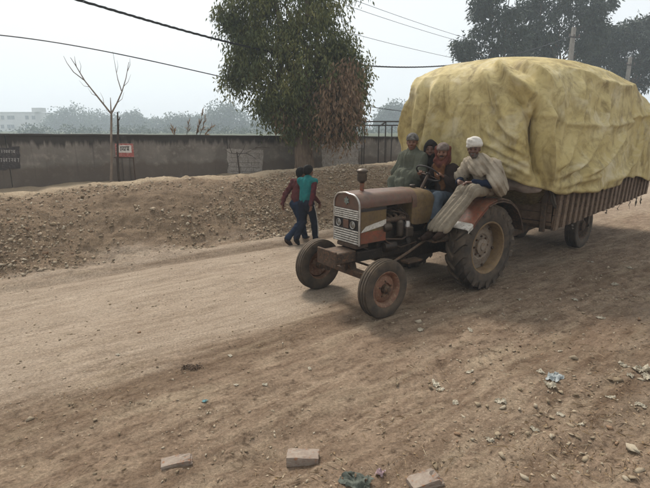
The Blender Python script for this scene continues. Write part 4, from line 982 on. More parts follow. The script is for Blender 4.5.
MB().bar((.62, .33, .84), (.66, .30, 1.05), .05, .025, .004).obj('drop_arm', 'iron_greasy', tractor)
MB().prism([(1.60, .45), (1.86, .50), (1.70, .40)], -.02, .02, 'y') if False else MB().bar((2.02, .05, .58), (2.0, .05, .47), .05, .02, .003, (0, 1, 0)).obj('tow_hook', 'iron_rusty', tractor)
# --- engine and drive line
mb = MB(); mb.box((1.02, -.17, .66), (1.56, .17, 1.02), .02); mb.box((1.06, -.14, 1.022), (1.54, .14, 1.2), .02); mb.box((1.10, -.09, 1.202), (1.5, .09, 1.27), .02); mb.obj('engine_block', 'iron_greasy', tractor)
MB().box((1.05, -.13, .50), (1.5, .13, .658), .03).obj('oil_sump', 'iron_greasy', tractor)
MB().lathe([(0, 0), (.05, .01), (.055, .03), (.055, .19), (.05, .21), (.03, .23), (0, .23)], 16, 'z', (1.22, .235, .86)).obj('oil_filter', 'canister', tractor, 40)
MB().lathe([(0, 0), (.04, 0), (.042, .02), (.042, .12), (.03, .14), (0, .14)], 14, 'z', (1.08, .24, .92)).obj('fuel_filter', 'silver_trim', tractor, 40)
MB().lathe([(0, 0), (.07, 0), (.075, .03), (.075, .16), (.06, .2), (0, .21)], 18, 'x', (1.30, .22, .74)).obj('starter_motor', 'iron_greasy', tractor, 40)
MB().lathe([(0, 0), (.055, 0), (.062, .02), (.062, .1), (.05, .13), (0, .13)], 18, 'x', (1.42, .245, 1.02)).obj('alternator', 'canister', tractor, 40)
mb = MB()
for k in range(4): x_ = 1.14 + k * .11; mb.tube([(x_, .13, 1.16), (x_ + .01, .2, 1.14), (1.3, .215, 1.08)], .024, 8)
mb.tube([(1.12, .215, 1.1), (1.5, .215, 1.1)], .034, 10); mb.obj('manifold', 'iron_rusty', tractor, 50)
for k in range(4): x_ = 1.12 + k * .1; MB().tube([(1.04 + .02 * k, .26, .98), (1.04 + .04 * k, .23, 1.12 + .02 * k), (x_, .12, 1.23)], .007, 6).obj('injector_pipe', 'thin_iron', tractor, 60)
mb = MB(); mb.tube([(.98, .2, 1.02), (1.0, .28, .9), (1.2, .27, .82), (1.5, .24, .86)], .013, 7); mb.obj('fuel_pipe', 'thin_iron', tractor, 60); mb = MB(); mb.tube([(1.55, .2, .9), (1.45, .27, .80), (1.2, .25, .7), (.9, .26, .74)], .011, 7); mb.obj('fuel_pipe', 'thin_iron', tractor, 60)
MB().box((1.0, .17, .84), (1.14, .30, .98), .015).obj('injection_pump', 'canister', tractor)
MB().tube([(1.5, .2, .98), (1.62, .2, 1.02), (1.74, .14, .98)], .03, 10).obj('radiator_hose', 'ink_black', tractor, 60)
mb = MB(); mb.box((.10, -.2, .48), (1.02, .2, .86), .04); mb.lathe([(.24, 0), (.25, .02), (.25, .12), (.22, .16)], 20, 'x', (.88, 0, .7)); mb.box((-.2, -.2, .42), (.12, .2, .88), .03); mb.obj('gearbox', 'iron_greasy', tractor)
mb = MB(); mb.lathe([(.13, -.5), (.13, -.4), (.10, -.3), (.11, -.18), (.11, .18), (.10, .3), (.13, .4), (.13, .5)], 18, 'y', (0, 0, .625)); mb.obj('rear_axle', 'iron_greasy', tractor)
MB().box((.93, .272, .50), (1.22, .42, .53), .004).obj('battery_tray', 'iron_rusty', tractor)
for s_ in (1, -1):
    st_ = MB().box((.28, s_ * .24, .765), (.86, s_ * .56, .79), .006).obj('footboard', 'iron_rusty', tractor)
    MB().bar((.57, s_ * .19, .70), (.57, s_ * .5, .75), .04, .03, .004).obj('bracket', 'iron_rusty', st_)
for y_, zz_ in ((.20, .98), (-.2, .98), (-.26, .98)): MB().tube([(.70, y_, .9), (.62, y_, zz_), (.58, y_ * 1.1, zz_ + .02)], .012, 6).obj('pedal', 'iron_rusty', tractor)
for y_, h_ in ((.06, .42), (-.07, .36)):
    lv = MB().tube([(.34, y_, .86), (.36, y_ * 1.4, .86 + h_ * .6), (.33, y_ * 1.6, .86 + h_)], .009, 6).obj('gear_lever', 'thin_iron', tractor); MB().lathe([(0, 0), (.018, .008), (.02, .022), (.012, .036), (0, .04)], 10, 'z', (.33, y_ * 1.6, .85 + h_)).obj('knob', 'ink_black', lv, 60)
# steering
SWC = Vector((.42, 0, 1.655)); tl = R(-38)
sw = link('steering_wheel', None, tractor, SWC, (0, tl, 0)); sw.empty_display_size = .1
MB().lathe([(.195 + .0125 * math.cos(a), .0125 * math.sin(a)) for a in np.linspace(0, 2 * math.pi, 9)[:-1]], 32, 'z', closed=True).obj('wheel_rim', 'ink_black', sw, 70)
for k in range(3): a = k * 2.094 + .5; MB().tube([(.03 * math.cos(a), .03 * math.sin(a), -.02), (.19 * math.cos(a), .19 * math.sin(a), 0)], .008, 6).obj('spoke', 'thin_iron', sw, 60)
MB().lathe([(0, .012), (.03, .008), (.04, -.02), (.03, -.03), (0, -.03)], 14, 'z').obj('hub', 'ink_black', sw, 50)
MB().tube([tuple(SWC + Vector((.012, 0, -.02))), (.62, 0, 1.36)], .022, 10).obj('steering_column', 'thin_iron', tractor, 60)
# seat on its spring post
mb = MB(); rows = []
for u in np.linspace(-1, 1, 9):
    rows.append([(-.02 + .2 * u * 1.0, .21 * w_, 1.135 + .03 * u * u * .5 + .035 * w_ * w_) for w_ in np.linspace(-1, 1, 9)])
mb.strip(rows); mb.strip([[(p[0], p[1], p[2] - .045) for p in r_] for r_ in rows]); 
for e in (0, -1): mb.strip([rows[e], [(p[0], p[1], p[2] - .045) for p in rows[e]]])
mb.strip([[r_[0] for r_ in rows], [(r_[0][0], r_[0][1], r_[0][2] - .045) for r_ in rows]]); mb.strip([[r_[-1] for r_ in rows], [(r_[-1][0], r_[-1][1], r_[-1][2] - .045) for r_ in rows]])
seat = mb.obj('seat', 'seat_black', tractor, 50); MB().tube([(-.02, 0, .86), (-.02, 0, 1.12)], .05, 10).obj('seat_post', 'iron_rusty', seat); MB().box((-.27, -.2, 1.17), (-.23, .2, 1.4), .02).obj('seat_back', 'seat_black', seat)
# pre-cleaner and its pipe
ex = MB().tube([(1.71, 0, 1.49), (1.71, 0, 1.635)], .028, 12).obj('air_intake', 'paint_red_rust', tractor)
MB().lathe([(.03, 1.60), (.045, 1.62), (.062, 1.63), (.066, 1.65), (.066, 1.715), (.06, 1.72), (.06, 1.735), (.074, 1.74), (.076, 1.762), (.062, 1.778), (.025, 1.79), (0, 1.79)], 22, 'z', (1.71, 0, 0)).obj('pre_cleaner', 'canister', ex, 40)
# --- rear wheels
RR, RW, RY_ = .632, .31, .69
def rear_wheel(parent, side):
    wh = link('rear_wheel', None, parent, (0, side * RY_, RR - .004)); wh.empty_display_size = .1; o = side
    ty = MB().lathe(tyre_profile(RR - .035, .37, RW, .86, 1.0), 56, 'y'); N = 20
    for k in range(N):                             # chevron lugs
        for hand in (1, -1):
            a0 = 2 * math.pi * (k + (.5 if hand < 0 else 0)) / N; sec = []
            for t in np.linspace(0, 1, 6):
                y = hand * (.008 + t * (RW / 2 * .98)); a = a0 - t * .30 * 1.0; ro = RR - .0 * t; ri = RR - .05
                if t > .7: ro = RR - .03 * ((t - .7) / .3); ri = RR - .10
                wd = .030 + .018 * t; row = []
                for da, r_ in ((-wd, ri), (-wd * .72, ro), (wd * .72, ro), (wd, ri)):
                    aa = a + da / RR; row.append((r_ * math.sin(aa), y, r_ * math.cos(aa)))
                sec.append(row)
            e = sec[-1]; sec.append([((p[0]) * (1 - .07), hand * RW / 2 * 1.03, p[2] * (1 - .07)) for p in e])
            ty.strip(sec); ty.add(sec[0], [(0, 1, 2, 3)]); ty.add(sec[-1], [(0, 1, 2, 3)])
    ty.obj('tyre', 'rubber', wh, 30)
    q = [(.385, .118), (.392, .125), (.38, .133), (.362, .128), (.35, .10), (.345, .03), (.345, -.03), (.35, -.10), (.362, -.128), (.385, -.12)]
    MB().lathe([(r_, y * o) for r_, y in q], 44, 'y').obj('rim', 'rim_ochre', wh, 35)
    dq = [(.345, .012), (.335, .02), (.30, .022), (.25, .045), (.19, .055), (.17, .04), (.12, .04), (.115, .075), (.06, .085), (.055, .10), (0, .102)]
    MB().lathe([(r_, (y - .05) * o) for r_, y in dq], 40, 'y').obj('wheel_disc', 'rim_grey', wh, 35)
    for k in range(8): a = k * math.pi / 4; MB().lathe([(.016, -.008 * o), (.016, .015 * o), (0, .017 * o)], 6, 'y', (.148 * math.sin(a), 0, .148 * math.cos(a))).obj('wheel_nut', 'iron_rusty', wh, 30)
    for k in range(6): a = k * math.pi / 3 + .3; MB().lathe([(.02, -.03 * o), (.02, -.005 * o), (0, -.003 * o)], 8, 'y', (.315 * math.sin(a), 0, .315 * math.cos(a))).obj('rim_bolt', 'iron_rusty', wh, 30)
    return wh
for s_ in (1, -1): rear_wheel(tractor, s_)
# --- mudguards: a flat sloping front board with a white tip, then the arc behind
def fender(s_):
    y0, y1 = s_ * .50, s_ * .90
    prof = [(.56, 1.00), (.50, 1.045), (.36, 1.165), (.18, 1.30), (0, 1.345), (-.15, 1.345), (-.34, 1.30), (-.50, 1.20), (-.62, 1.06), (-.70, .90), (-.72, .82)]
    k = 5
    def sec(x, z, dz=0.0): return [(x, y0, z + dz), (x, y1 - s_ * .03, z + dz), (x, y1, z - .012 + dz), (x, y1, z - .05 + dz)]
    mb = MB(); mb.strip([sec(*p) for p in prof[1:k]]); mb.strip([sec(*p, -.012) for p in prof[1:k]]); mb.strip([sec(*prof[1]), sec(*prof[1], -.012)]); f = mb.obj('mudguard', 'paint_red_rust', tractor, 40)
    d0 = ((.60, .985), (.498, 1.047)); mb = MB(); mb.strip([sec(x, z + .003) for x, z in d0]); mb.strip([sec(x, z - .012) for x, z in d0]); mb.strip([sec(d0[0][0], d0[0][1] + .003), sec(d0[0][0], d0[0][1] - .012)]); mb.obj('white_tip', 'paint_white', f, 40)
    mb = MB(); mb.strip([sec(*p) for p in prof[k - 1:]]); mb.strip([sec(*p, -.012) for p in prof[k - 1:]]); mb.strip([sec(*prof[-1]), sec(*prof[-1], -.012)]); mb.obj('rear_arc', 'iron_rusty', f, 40)
    mb = MB(); 
    for a, b_ in zip(prof[1:], prof[2:]): mb.add([(a[0], y0, a[1]), (b_[0], y0, b_[1]), (b_[0] * .8, y0, max(b_[1] - .45, .70)), (a[0] * .8, y0, max(a[1] - .45, .70))], [(0, 1, 2, 3)])
    mb.obj('inner_plate', 'iron_rusty', f, 40); mb = MB(); mb.tube([(p[0], y1, p[1] - .05) for p in prof[3:]], .011, 6); mb.obj('rolled_edge', 'iron_rusty', f, 60)
    MB().bar((0, s_ * .48, .70), (0, s_ * .495, 1.28), .06, .02, .003, (1, 0, 0)).obj('stay', 'iron_rusty', f)
for s_ in (1, -1): fender(s_)
# --- drawbar and lift arms
MB().bar((-.2, 0, .48), (-.72, 0, .47), .09, .035, .005).obj('drawbar', 'iron_rusty', tractor)
for s_ in (1, -1):
    MB().tube([(-.15, s_ * .22, .50), (-.62, s_ * .30, .44)], .02, 8).obj('lift_arm', 'iron_rusty', tractor); MB().tube([(-.18, s_ * .2, .92), (-.42, s_ * .26, .86), (-.45, s_ * .27, .47)], .016, 8).obj('lift_rod', 'iron_rusty', tractor)

# ================================================================== TRAILER  (own frame: x towards the tractor, y to the driver's left)
TA = R(42.5); HT = Vector(TO) + Matrix.Rotation(tz, 3, 'Z') @ Vector((-.66, 0, 0))
RO = np.array([HT.x, HT.y, 0.0]); rz_ = TA + math.pi
def tr2w(x, y):
    c_, s_ = math.cos(rz_), math.sin(rz_); return RO[0] + x * c_ - y * s_, RO[1] + x * s_ + y * c_
RO[2] = float(np.mean([hgt(*tr2w(-3.03, y)) for y in (-.62, .62)])) - .006
trailer = thing('trailer', 'two wheeled farm trailer with ribbed dark sides under the tarpaulin', 'trailer', RO, rz_)
worn('trailer_board', hexc('5a4638'), hexc('453529'), .85, .05, .3, 5, .3, 30, hexc('5f4a3b'))
worn('trailer_rib', hexc('73604f'), hexc('57473a'), .85, .05, .3, 8, .3, 40, hexc('4a3c33'))
worn('trailer_iron', hexc('332b26'), hexc('40342d'), .75, .2, .3, 7, .3, 40, hexc('55402f'))
XF, XR, HB = -.66, -5.45, 1.02                     # front, rear, half width of the bed
def bedz(x): return .80 + .030 * (XF - x)          # the bed rises a little to the rear
MB().add([(XF, -HB, bedz(XF)), (XF, HB, bedz(XF)), (XR, HB, bedz(XR)), (XR, -HB, bedz(XR)), (XF, -HB, bedz(XF) + .05), (XF, HB, bedz(XF) + .05), (XR, HB, bedz(XR) + .05), (XR, -HB, bedz(XR) + .05)],
         [(0, 1, 2, 3), (4, 7, 6, 5), (0, 4, 5, 1), (1, 5, 6, 2), (2, 6, 7, 3), (3, 7, 4, 0)]).obj('floor', 'trailer_board', trailer, 30)
for s_ in (1, -1): MB().bar((-.35, s_ * .46, .64), (XR + .1, s_ * .46, bedz(XR) - .09), .09, .16, .008).obj('chassis_beam', 'trailer_iron', trailer)
for x_ in np.linspace(XF - .1, XR + .15, 8): MB().bar((x_, -HB + .03, bedz(x_) - .038), (x_, HB - .03, bedz(x_) - .038), .07, .07, .005).obj('cross_member', 'trailer_iron', trailer)
for s_ in (1, -1): MB().bar((-.02, s_ * .03, .50), (-.85, s_ * .44, .62), .08, .10, .006).obj('drawbar', 'trailer_iron', trailer)
MB().lathe([(.03, -.04), (.075, -.04), (.075, .04), (.03, .04)], 16, 'z', (.02, 0, .515), closed=True).obj('hitch_ring', 'trailer_iron', trailer, 40)
MB().tube([(-.45, .0, .60), (-.45, 0, .22)], .03, 8).obj('stand', 'trailer_iron', trailer)
MB().tube([(-3.03, -.60, .44), (-3.03, .60, .44)], .045, 12).obj('axle', 'trailer_iron', trailer)
for s_ in (1, -1):
    mb = MB()
    for k in range(5): L_ = .55 - k * .1; mb.bar((-3.03 - L_, s_ * .46, .60 - k * .024), (-3.03 + L_, s_ * .46, .60 - k * .024), .07, .022, .002)
    mb.obj('leaf_spring', 'trailer_iron', trailer)
def trailer_wheel(s_):
    wh = link('wheel', None, trailer, (-3.03, s_ * .61, .435)); wh.empty_display_size = .1; h = .12; pf = tyre_profile(.44, .27, .23, .9)[:5]
    for a, b_ in ((-.78, -.45), (-.36, -.08), (.08, .36), (.45, .78)): pf += [(.428, h * a - .003), (.44, h * a), (.44, h * b_), (.428, h * b_ + .003)]
    MB().lathe(pf + tyre_profile(.44, .27, .23, .9)[7:], 44, 'y').obj('tyre', 'rubber', wh, 32)
    MB().lathe([(r_, y * s_) for r_, y in ((.285, .09), (.275, .095), (.255, .07), (.245, .0), (.19, .02), (.15, .045), (.1, .05), (.095, .09), (.05, .1), (0, .1))], 36, 'y').obj('rim', 'iron_rusty', wh, 35)
for s_ in (1, -1): trailer_wheel(s_)
# front wall of planks
for k in range(4): MB().box((XF - .03, -HB + .01, .862 + k * .142), (XF, HB - .01, .998 + k * .142), .006).obj('plank', 'trailer_board', trailer)
for y in (-.9, -.3, .3, .9): MB().box((XF + .003, y - .04, .70), (XF + .06, y + .04, 1.46), .006).obj('front_post', 'trailer_iron', trailer)
# sides: boards behind, upright ribs in front, flared slightly outwards
def sidepanel(s_):
    def S(x, zr, out=0.0): return (x, s_ * (HB + .004 + out + .05 * zr), bedz(x) + zr)
    for k in range(3):
        z0, z1 = -.02 + k * .2, .17 + k * .2; mb = MB()
        for dy in (0.0, .028): mb.strip([[S(x, z, dy) for x in np.linspace(XF, XR, 12)] for z in (z0, z1)])
        for z in (z0, z1): mb.strip([[S(x, z, 0.0) for x in np.linspace(XF, XR, 12)], [S(x, z, .028) for x in np.linspace(XF, XR, 12)]])
        for x in (XF, XR): mb.add([S(x, z0), S(x, z1), S(x, z1, .028), S(x, z0, .028)], [(0, 1, 2, 3)])
        mb.obj('side_board', 'trailer_board', trailer, 40)
    n = 21; rr = np.random.default_rng(3 if s_ > 0 else 4)
    for k in range(n):
        x = XF - .08 + (XR - XF + .12) * k / (n - 1) + rr.normal() * .012; w_ = .046 + .012 * rr.random(); lo_ = -.035 - .035 * rr.random(); hi_ = .60; mb = MB(); lean = rr.normal() * .01
        a = [S(x - w_, lo_, .031), S(x + w_, lo_, .031), S(x + w_ + lean, hi_, .031), S(x - w_ + lean, hi_, .031)]; c_ = [S(x - w_, lo_, .07), S(x + w_, lo_, .07), S(x + w_ + lean, hi_, .07), S(x - w_ + lean, hi_, .07)]
        mb.add(a + c_, [(0, 1, 2, 3), (4, 7, 6, 5), (0, 4, 5, 1), (1, 5, 6, 2), (2, 6, 7, 3), (3, 7, 4, 0)]); mb.obj('rib', 'trailer_rib', trailer, 0)
    mb = MB(); mb.bar(S(XF, -.045, .015), S(XR, -.045, .015), .035, .045, .004); mb.obj('bottom_rail', 'trailer_iron', trailer)
    mb = MB(); mb.bar(S(XF, .615, .045), S(XR, .615, .045), .07, .04, .004); mb.obj('top_rail', 'trailer_iron', trailer)
for s_ in (1, -1): sidepanel(s_)
tg = MB().box((XR - .045, -HB + .02, bedz(XR) - .03), (XR - .008, HB - .02, bedz(XR) + .58), .006).obj('tailgate', 'trailer_board', trailer)
for y in (-.8, -.27, .27, .8): MB().box((XR - .075, y - .035, bedz(XR) - .05), (XR - .047, y + .035, bedz(XR) + .6), .004).obj('rib', 'trailer_rib', tg)
# rag strips hanging from the bottom rail
cloth('rag_grey', hexc('6d6358'), hexc('4f473f')); rr = np.random.default_rng(12)
for x in (-1.35, -2.1, -2.95, -3.6, -4.3, -4.75, -5.05):
    L_ = rr.uniform(.06, .22); w_ = rr.uniform(.012, .035); mb = MB(); z0 = bedz(x) - .05; y0 = HB + .075; a = []
    for t in np.linspace(0, 1, 5): a.append([(x - w_ + .04 * t * rr.normal() * .5, y0 + .01 * rr.normal(), z0 - L_ * t), (x + w_ * (1 - .5 * t), y0 + .012 * rr.normal(), z0 - L_ * t)])
    mb.strip(a); mb.strip([[(p[0], p[1] - .004, p[2]) for p in r_] for r_ in a]); mb.obj('rag_strip', 'rag_grey', trailer, 60)
MB().tube([(XF + .07, 1.0, 1.40), (XF + .12, 1.06, 1.30), (XF + .10, 1.10, 1.16), (XF + .04, 1.08, 1.10), (XF + .07, 1.02, 1.20), (XF + .065, .98, 1.36)], .016, 7).obj('rope_loop', 'rag_grey', trailer, 70)

# ================================================================== LOAD UNDER ITS TARPAULIN
NU, NV = 700, 190
AX, AY, EX, CX0, CY0 = 3.10, 1.40, 6.5, -2.94, -.22
def rrect(u):                                      # superellipse, u in [0,1): starts at the front middle, runs to the near side
    a = 2 * math.pi * u; c_, s_ = np.cos(a), np.sin(a)
    return np.sign(c_) * np.abs(c_) ** (2 / EX) * AX, np.sign(s_) * np.abs(s_) ** (2 / EX) * AY
uu = np.linspace(0, 1, 6001); ex_, ey_ = rrect(uu); ll = np.concatenate([[0], np.cumsum(np.hypot(np.diff(ex_), np.diff(ey_)))]); UU = np.interp(np.linspace(0, ll[-1], NU + 1)[:-1], ll, uu)
BX, BY = rrect(UU)
def interp_hem(bx, by):                            # hem height around the outline (trailer frame)
    x = CX0 + bx; y = CY0 + by
    z_front = np.interp(y, [-1.6, -.7, -.2, .3, .75, 1.0, 1.2], [1.62, 1.66, 1.70, 1.66, 1.58, 1.46, 1.38])
    z_near = np.interp(-x, [-.2, .3, .8, 1.6, 2.4, 3.0, 3.6, 4.2, 4.8, 5.9], [1.38, 1.36, 1.33, 1.26, 1.25, 1.30, 1.38, 1.36, 1.24, 1.12])
    z = np.where(by > 0, z_near, np.full_like(x, 1.35)); wf = sstep(2.45, 2.70, bx); z = z * (1 - wf) + z_front * wf
    return z + .02 * vnoise(np.arange(len(x)) * .11, 0 * x, 71)
HEM = interp_hem(BX, BY)
def ztop(x, y): return 3.47 - .03 * sstep(-.9, .1, x) - .46 * sstep(-2.4, -6.0, x) ** 1.1 - .03 * (y - CY0)
Vp = np.linspace(0, 1, NV)
P0 = np.zeros((NU, NV, 3))
for j, vv in enumerate(Vp):
    ph = vv * math.pi / 2; t = math.sin(ph) ** .85; r_ = max(1 - (t ** 8.0), 0) ** (1 / 3.0)
    bul = 1 + .012 * math.sin(math.pi * min(vv / .55, 1)) + .01 * (1 - vv) ** 3
    xs = CX0 + BX * (r_ * .55 + .45 * (1 - .35 * (1 - r_))) * bul; ys = CY0 + BY * r_ * bul
    P0[:, j, 0] = xs; P0[:, j, 1] = ys; P0[:, j, 2] = HEM + (ztop(xs, ys) - HEM) * t
def normals(P):
    du = np.roll(P, -1, 0) - np.roll(P, 1, 0); dv = np.gradient(P, axis=1); n = np.cross(du, dv); n /= np.linalg.norm(n, axis=2)[..., None] + 1e-9; return n
N0 = normals(P0); cen = np.array([CX0, CY0, 2.2]); sgn = np.sign(((P0 - cen) * N0).sum(-1).mean()); N0 = N0 * sgn
IU, IV = np.meshgrid(np.arange(NU), np.arange(NV), indexing='ij')
q_ = P0
# where each point of the sheet is seen, so that the folds of the photograph can be laid on it
def tarp_px(P):
    c_, s_ = math.cos(rz_), math.sin(rz_); w_ = np.stack([RO[0] + P[..., 0] * c_ - P[..., 1] * s_, RO[1] + P[..., 0] * s_ + P[..., 1] * c_, RO[2] + P[..., 2]], -1) - CAMP
    dp = w_ @ _fw; return 325 + FPX * w_[..., 0] / dp, 244 - FPX * (w_ @ _up) / dp, w_
PXX, PYY, _wv = tarp_px(P0); c_, s_ = math.cos(rz_), math.sin(rz_); NW = np.stack([N0[..., 0] * c_ - N0[..., 1] * s_, N0[..., 0] * s_ + N0[..., 1] * c_, N0[..., 2]], -1)
SEEN = ((NW * _wv).sum(-1) < 0) & (IV < NV * .8)
def place(px, py):                                 # picture point -> cell of the sheet
    d = np.where(SEEN, np.hypot(PXX - px, PYY - py), 1e9); k = int(np.argmin(d)); return k // NV, k % NV
UMET = np.concatenate([[0], np.cumsum(np.hypot(np.diff(BX), np.diff(BY)))])[:, None] + 0 * IV      # metres round the outline
VMET = np.concatenate([np.zeros((NU, 1)), np.cumsum(np.linalg.norm(np.diff(P0, axis=1), axis=-1), 1)], 1)   # metres up from the hem
def fold(pts, amp, wid, ends=.25, e=.014):
    """crest (or tuck, amp < 0) along a line given in the picture, fading out at its ends"""
    Q = np.array([(UMET[place(*p)], VMET[place(*p)]) for p in pts]); best = np.full(UMET.shape, 9.0); tt = np.zeros(UMET.shape); L = np.concatenate([[0], np.cumsum(np.linalg.norm(np.diff(Q, axis=0), axis=1))])
    for i in range(len(Q) - 1):
        a_, d_ = Q[i], Q[i + 1] - Q[i]; l2 = max(d_ @ d_, 1e-6); t = np.clip(((UMET - a_[0]) * d_[0] + (VMET - a_[1]) * d_[1]) / l2, 0, 1); dd = np.hypot(UMET - a_[0] - t * d_[0], VMET - a_[1] - t * d_[1])
        m_ = dd < best; best[m_] = dd[m_]; tt[m_] = (L[i] + t * math.sqrt(l2))[m_]
    f_ = sstep(0, ends * L[-1] + .02, tt) * sstep(L[-1], L[-1] * (1 - ends) - .02, tt); return amp * np.exp(-(np.sqrt(best ** 2 + e * e) - e) / wid) * (.15 + .85 * f_)
q_ = P0
lump = .055 * fbm(q_[..., 0] * .7 + q_[..., 1] * .8, q_[..., 2] * .8 + q_[..., 1] * .5, 2, 73) * sstep(0, .2, Vp)[None, :]
# front: upright drapes at the far corner, slanting folds from the shoulder towards the tucked corner
for pts, am, wd in (([(424, 72), (413, 95), (407, 120), (405, 150)], .08, .07), ([(418, 80), (412, 110), (410, 150)], -.05, .05), ([(429, 74), (421, 100), (417, 135), (415, 165)], .075, .07), ([(431, 82), (426, 110), (421, 150)], -.06, .05),
                    ([(440, 76), (434, 105), (425, 145), (422, 170)], .08, .08), ([(446, 90), (441, 120), (434, 160)], -.045, .06), ([(462, 72), (459, 105), (457, 140), (456, 170)], .035, .05), ([(470, 85), (468, 115), (470, 150)], -.03, .06),
                    ([(480, 66), (493, 89), (503, 111), (514, 136), (524, 160)], .085, .10), ([(476, 78), (487, 100), (497, 125), (508, 150)], -.06, .08), ([(493, 64), (513, 80), (530, 91), (541, 96)], .11, .09), ([(503, 84), (518, 102), (530, 125), (537, 150)], -.09, .08),
                    ([(480, 128), (505, 143), (536, 160)], .04, .05), ([(478, 142), (510, 156), (538, 170)], .045, .05), ([(482, 152), (515, 166), (540, 180)], .04, .05), ([(484, 112), (508, 132), (534, 150)], .04, .05), ([(470, 160), (500, 168), (525, 178)], .03, .05),
                    ([(541, 98), (538, 120), (535, 145), (537, 170), (543, 190)], -.20, .07),
                    # side: the standing ear, long folds fanning out of the low corner, drag folds along the hem
                    ([(541, 93), (549, 112), (547, 140), (546, 170), (549, 190)], .13, .11), ([(560, 74), (562, 100), (560, 130), (551, 165)], .05, .08), ([(555, 90), (556, 120), (551, 150)], -.05, .06),
                    ([(583, 74), (580, 108), (571, 140), (550, 176)], .09, .08), ([(590, 80), (588, 108), (579, 142), (556, 178)], -.08, .07), ([(606, 82), (604, 114), (592, 147), (555, 180)], .085, .08), ([(614, 88), (612, 118), (600, 150), (565, 180)], -.07, .07),
                    ([(626, 92), (624, 127), (606, 160), (560, 184)], .085, .08), ([(634, 98), (631, 120), (622, 150), (590, 180)], -.07, .07), ([(644, 97), (640, 133), (630, 164), (606, 184)], .08, .08), ([(650, 110), (648, 140), (640, 170)], -.05, .07),
                    ([(545, 178), (566, 171), (592, 155)], .05, .05), ([(546, 184), (575, 181), (606, 172)], .05, .05), ([(549, 189), (576, 191), (602, 187)], .04, .05), ([(547, 172), (562, 160), (578, 140)], .045, .05),
                    ([(570, 66), (600, 82), (640, 94)], .06, .10), ([(520, 60), (545, 75), (556, 90)], .07, .09), ([(505, 60), (530, 72), (541, 88)], -.04, .07)):
    lump = lump + fold(pts, am * 1.45, wd * .85)
slk = .5 + .5 * fbm(UMET * .7, VMET * .9, 2, 87); wx, wy = .35 * fbm(UMET * .8, VMET * .8, 2, 81), .35 * fbm(UMET * .8 + 9, VMET * .8, 2, 82)
def rdg(x, y, sd): return (1 - np.abs(vnoise(x, y, sd)) * 2.2).clip(-1, 1)
lump = lump + (.016 * rdg(UMET * 2.4 + wx * 2, VMET * .7 + wy, 83) + .011 * rdg(UMET * 3.2 + VMET * 2.2 + wy * 4, VMET * 4.4 + wx * 3, 84) + .0045 * rdg(UMET * 9 + wx * 6, VMET * 9 + wy * 5, 85)) * slk * sstep(.97, .7, Vp)[None, :]
lump = lump + .03 * np.sin(UMET * 5.2 + 2 * np.sin(UMET * 1.3)) * sstep(.22, 0, Vp)[None, :]      # waves of the loose hem
INN = P0 + N0 * lump[..., None]; NI = normals(INN); NI *= np.sign((NI * N0).sum(-1).mean())
C = INN.copy(); NU2, NV2 = NU, NV
g = NG('tarpaulin'); v = g.mapping()
n1 = g.noise(v, 1.2, 5, .6, .4); n2 = g.noise(v, 6, 6, .65, .8); n3 = g.noise(g.mapping((1, 1, .45)), 3.5, 6, .65, .8)
c = g.mix(g.ramp(n1, [(.32, 0.0), (.68, 1.0)]), hexc('ae9a62'), hexc('c2b282'))
c = g.mix(g.ramp(n2, [(.46, 0.0), (.68, .65)]), c, hexc('88764b'))
c = g.mix(g.ramp(n3, [(.50, 0.0), (.68, .75)]), c, hexc('6b5a38'))
c = g.mix(g.ramp(g.noise(v, 2.2, 4, .6, .5), [(.52, 0.0), (.72, .7)]), c, hexc('cfc4a6'))  # pale highlights painted into the sheet's colour as cream patches
cr = g.n('ShaderNodeTexVoronoi', feature='DISTANCE_TO_EDGE'); wv = g.n('ShaderNodeVectorMath', operation='ADD'); nz_ = g.n('ShaderNodeTexNoise'); nz_.inputs['Scale'].default_value = 3; g.l(v, nz_.inputs['Vector']); g.l(v, wv.inputs[0]); g.l(nz_.outputs[1], wv.inputs[1]); g.l(wv.outputs[0], cr.inputs['Vector']); cr.inputs['Scale'].default_value = 5.5
b1 = g.bump(cr.outputs[0], .10, .03); b2 = g.bump(n2, .12, .02, b1); b3 = g.bump(g.noise(v, 26, 5, .65, 1.0), .28, .010, b2); b4 = g.bump(g.noise(v, 260, 2), .2, .002, b3)
g.done(c, .78, 0, b4, trans=.06, spec=.3)
i_ = IU * NV2 + IV
f = np.stack([i_[:, :-1], np.roll(i_, -1, 0)[:, :-1], np.roll(i_, -1, 0)[:, 1:], i_[:, 1:]], -1).reshape(-1, 4)
if sgn < 0: f = f[:, ::-1]
tarp = link('tarpaulin', me_from('tarpaulin', C.reshape(-1, 3), f, ['tarpaulin'], 180), None, RO, (0, 0, rz_))
sol = tarp.modifiers.new('thickness', 'SOLIDIFY'); sol.thickness = .005; sol.offset = 1
tag(tarp, 'huge creased dirty yellow tarpaulin draped over the bulging trailer load', 'tarpaulin')
g = NG('straw'); v = g.mapping(); sn_ = g.noise(g.mapping((3, 3, 22)), 6, 5, .7); g.done(g.mix(g.ramp(sn_, [(.35, 0.0), (.65, 1.0)]), hexc('4c4232'), hexc('85754f')), .95, 0, g.bump(sn_, .8, .03), spec=.1)
Q = P0 - N0 * .24; Q[..., 2] = np.maximum(Q[..., 2], 1.0); kk = np.arange(0, NU, 8); jj = np.arange(0, NV, 8)
Q = Q[np.ix_(kk, jj)]; dn = Q[:, :1].copy(); dn[..., 0] = CX0 - .3 + (dn[..., 0] - CX0) * .80; dn[..., 1] = (dn[..., 1] - CY0) * .66; dn[..., 2] = np.array([bedz(x) for x in dn[:, 0, 0]])[:, None] + .055; Q = np.concatenate([dn, Q], 1); a_, b2_ = Q.shape[:2]
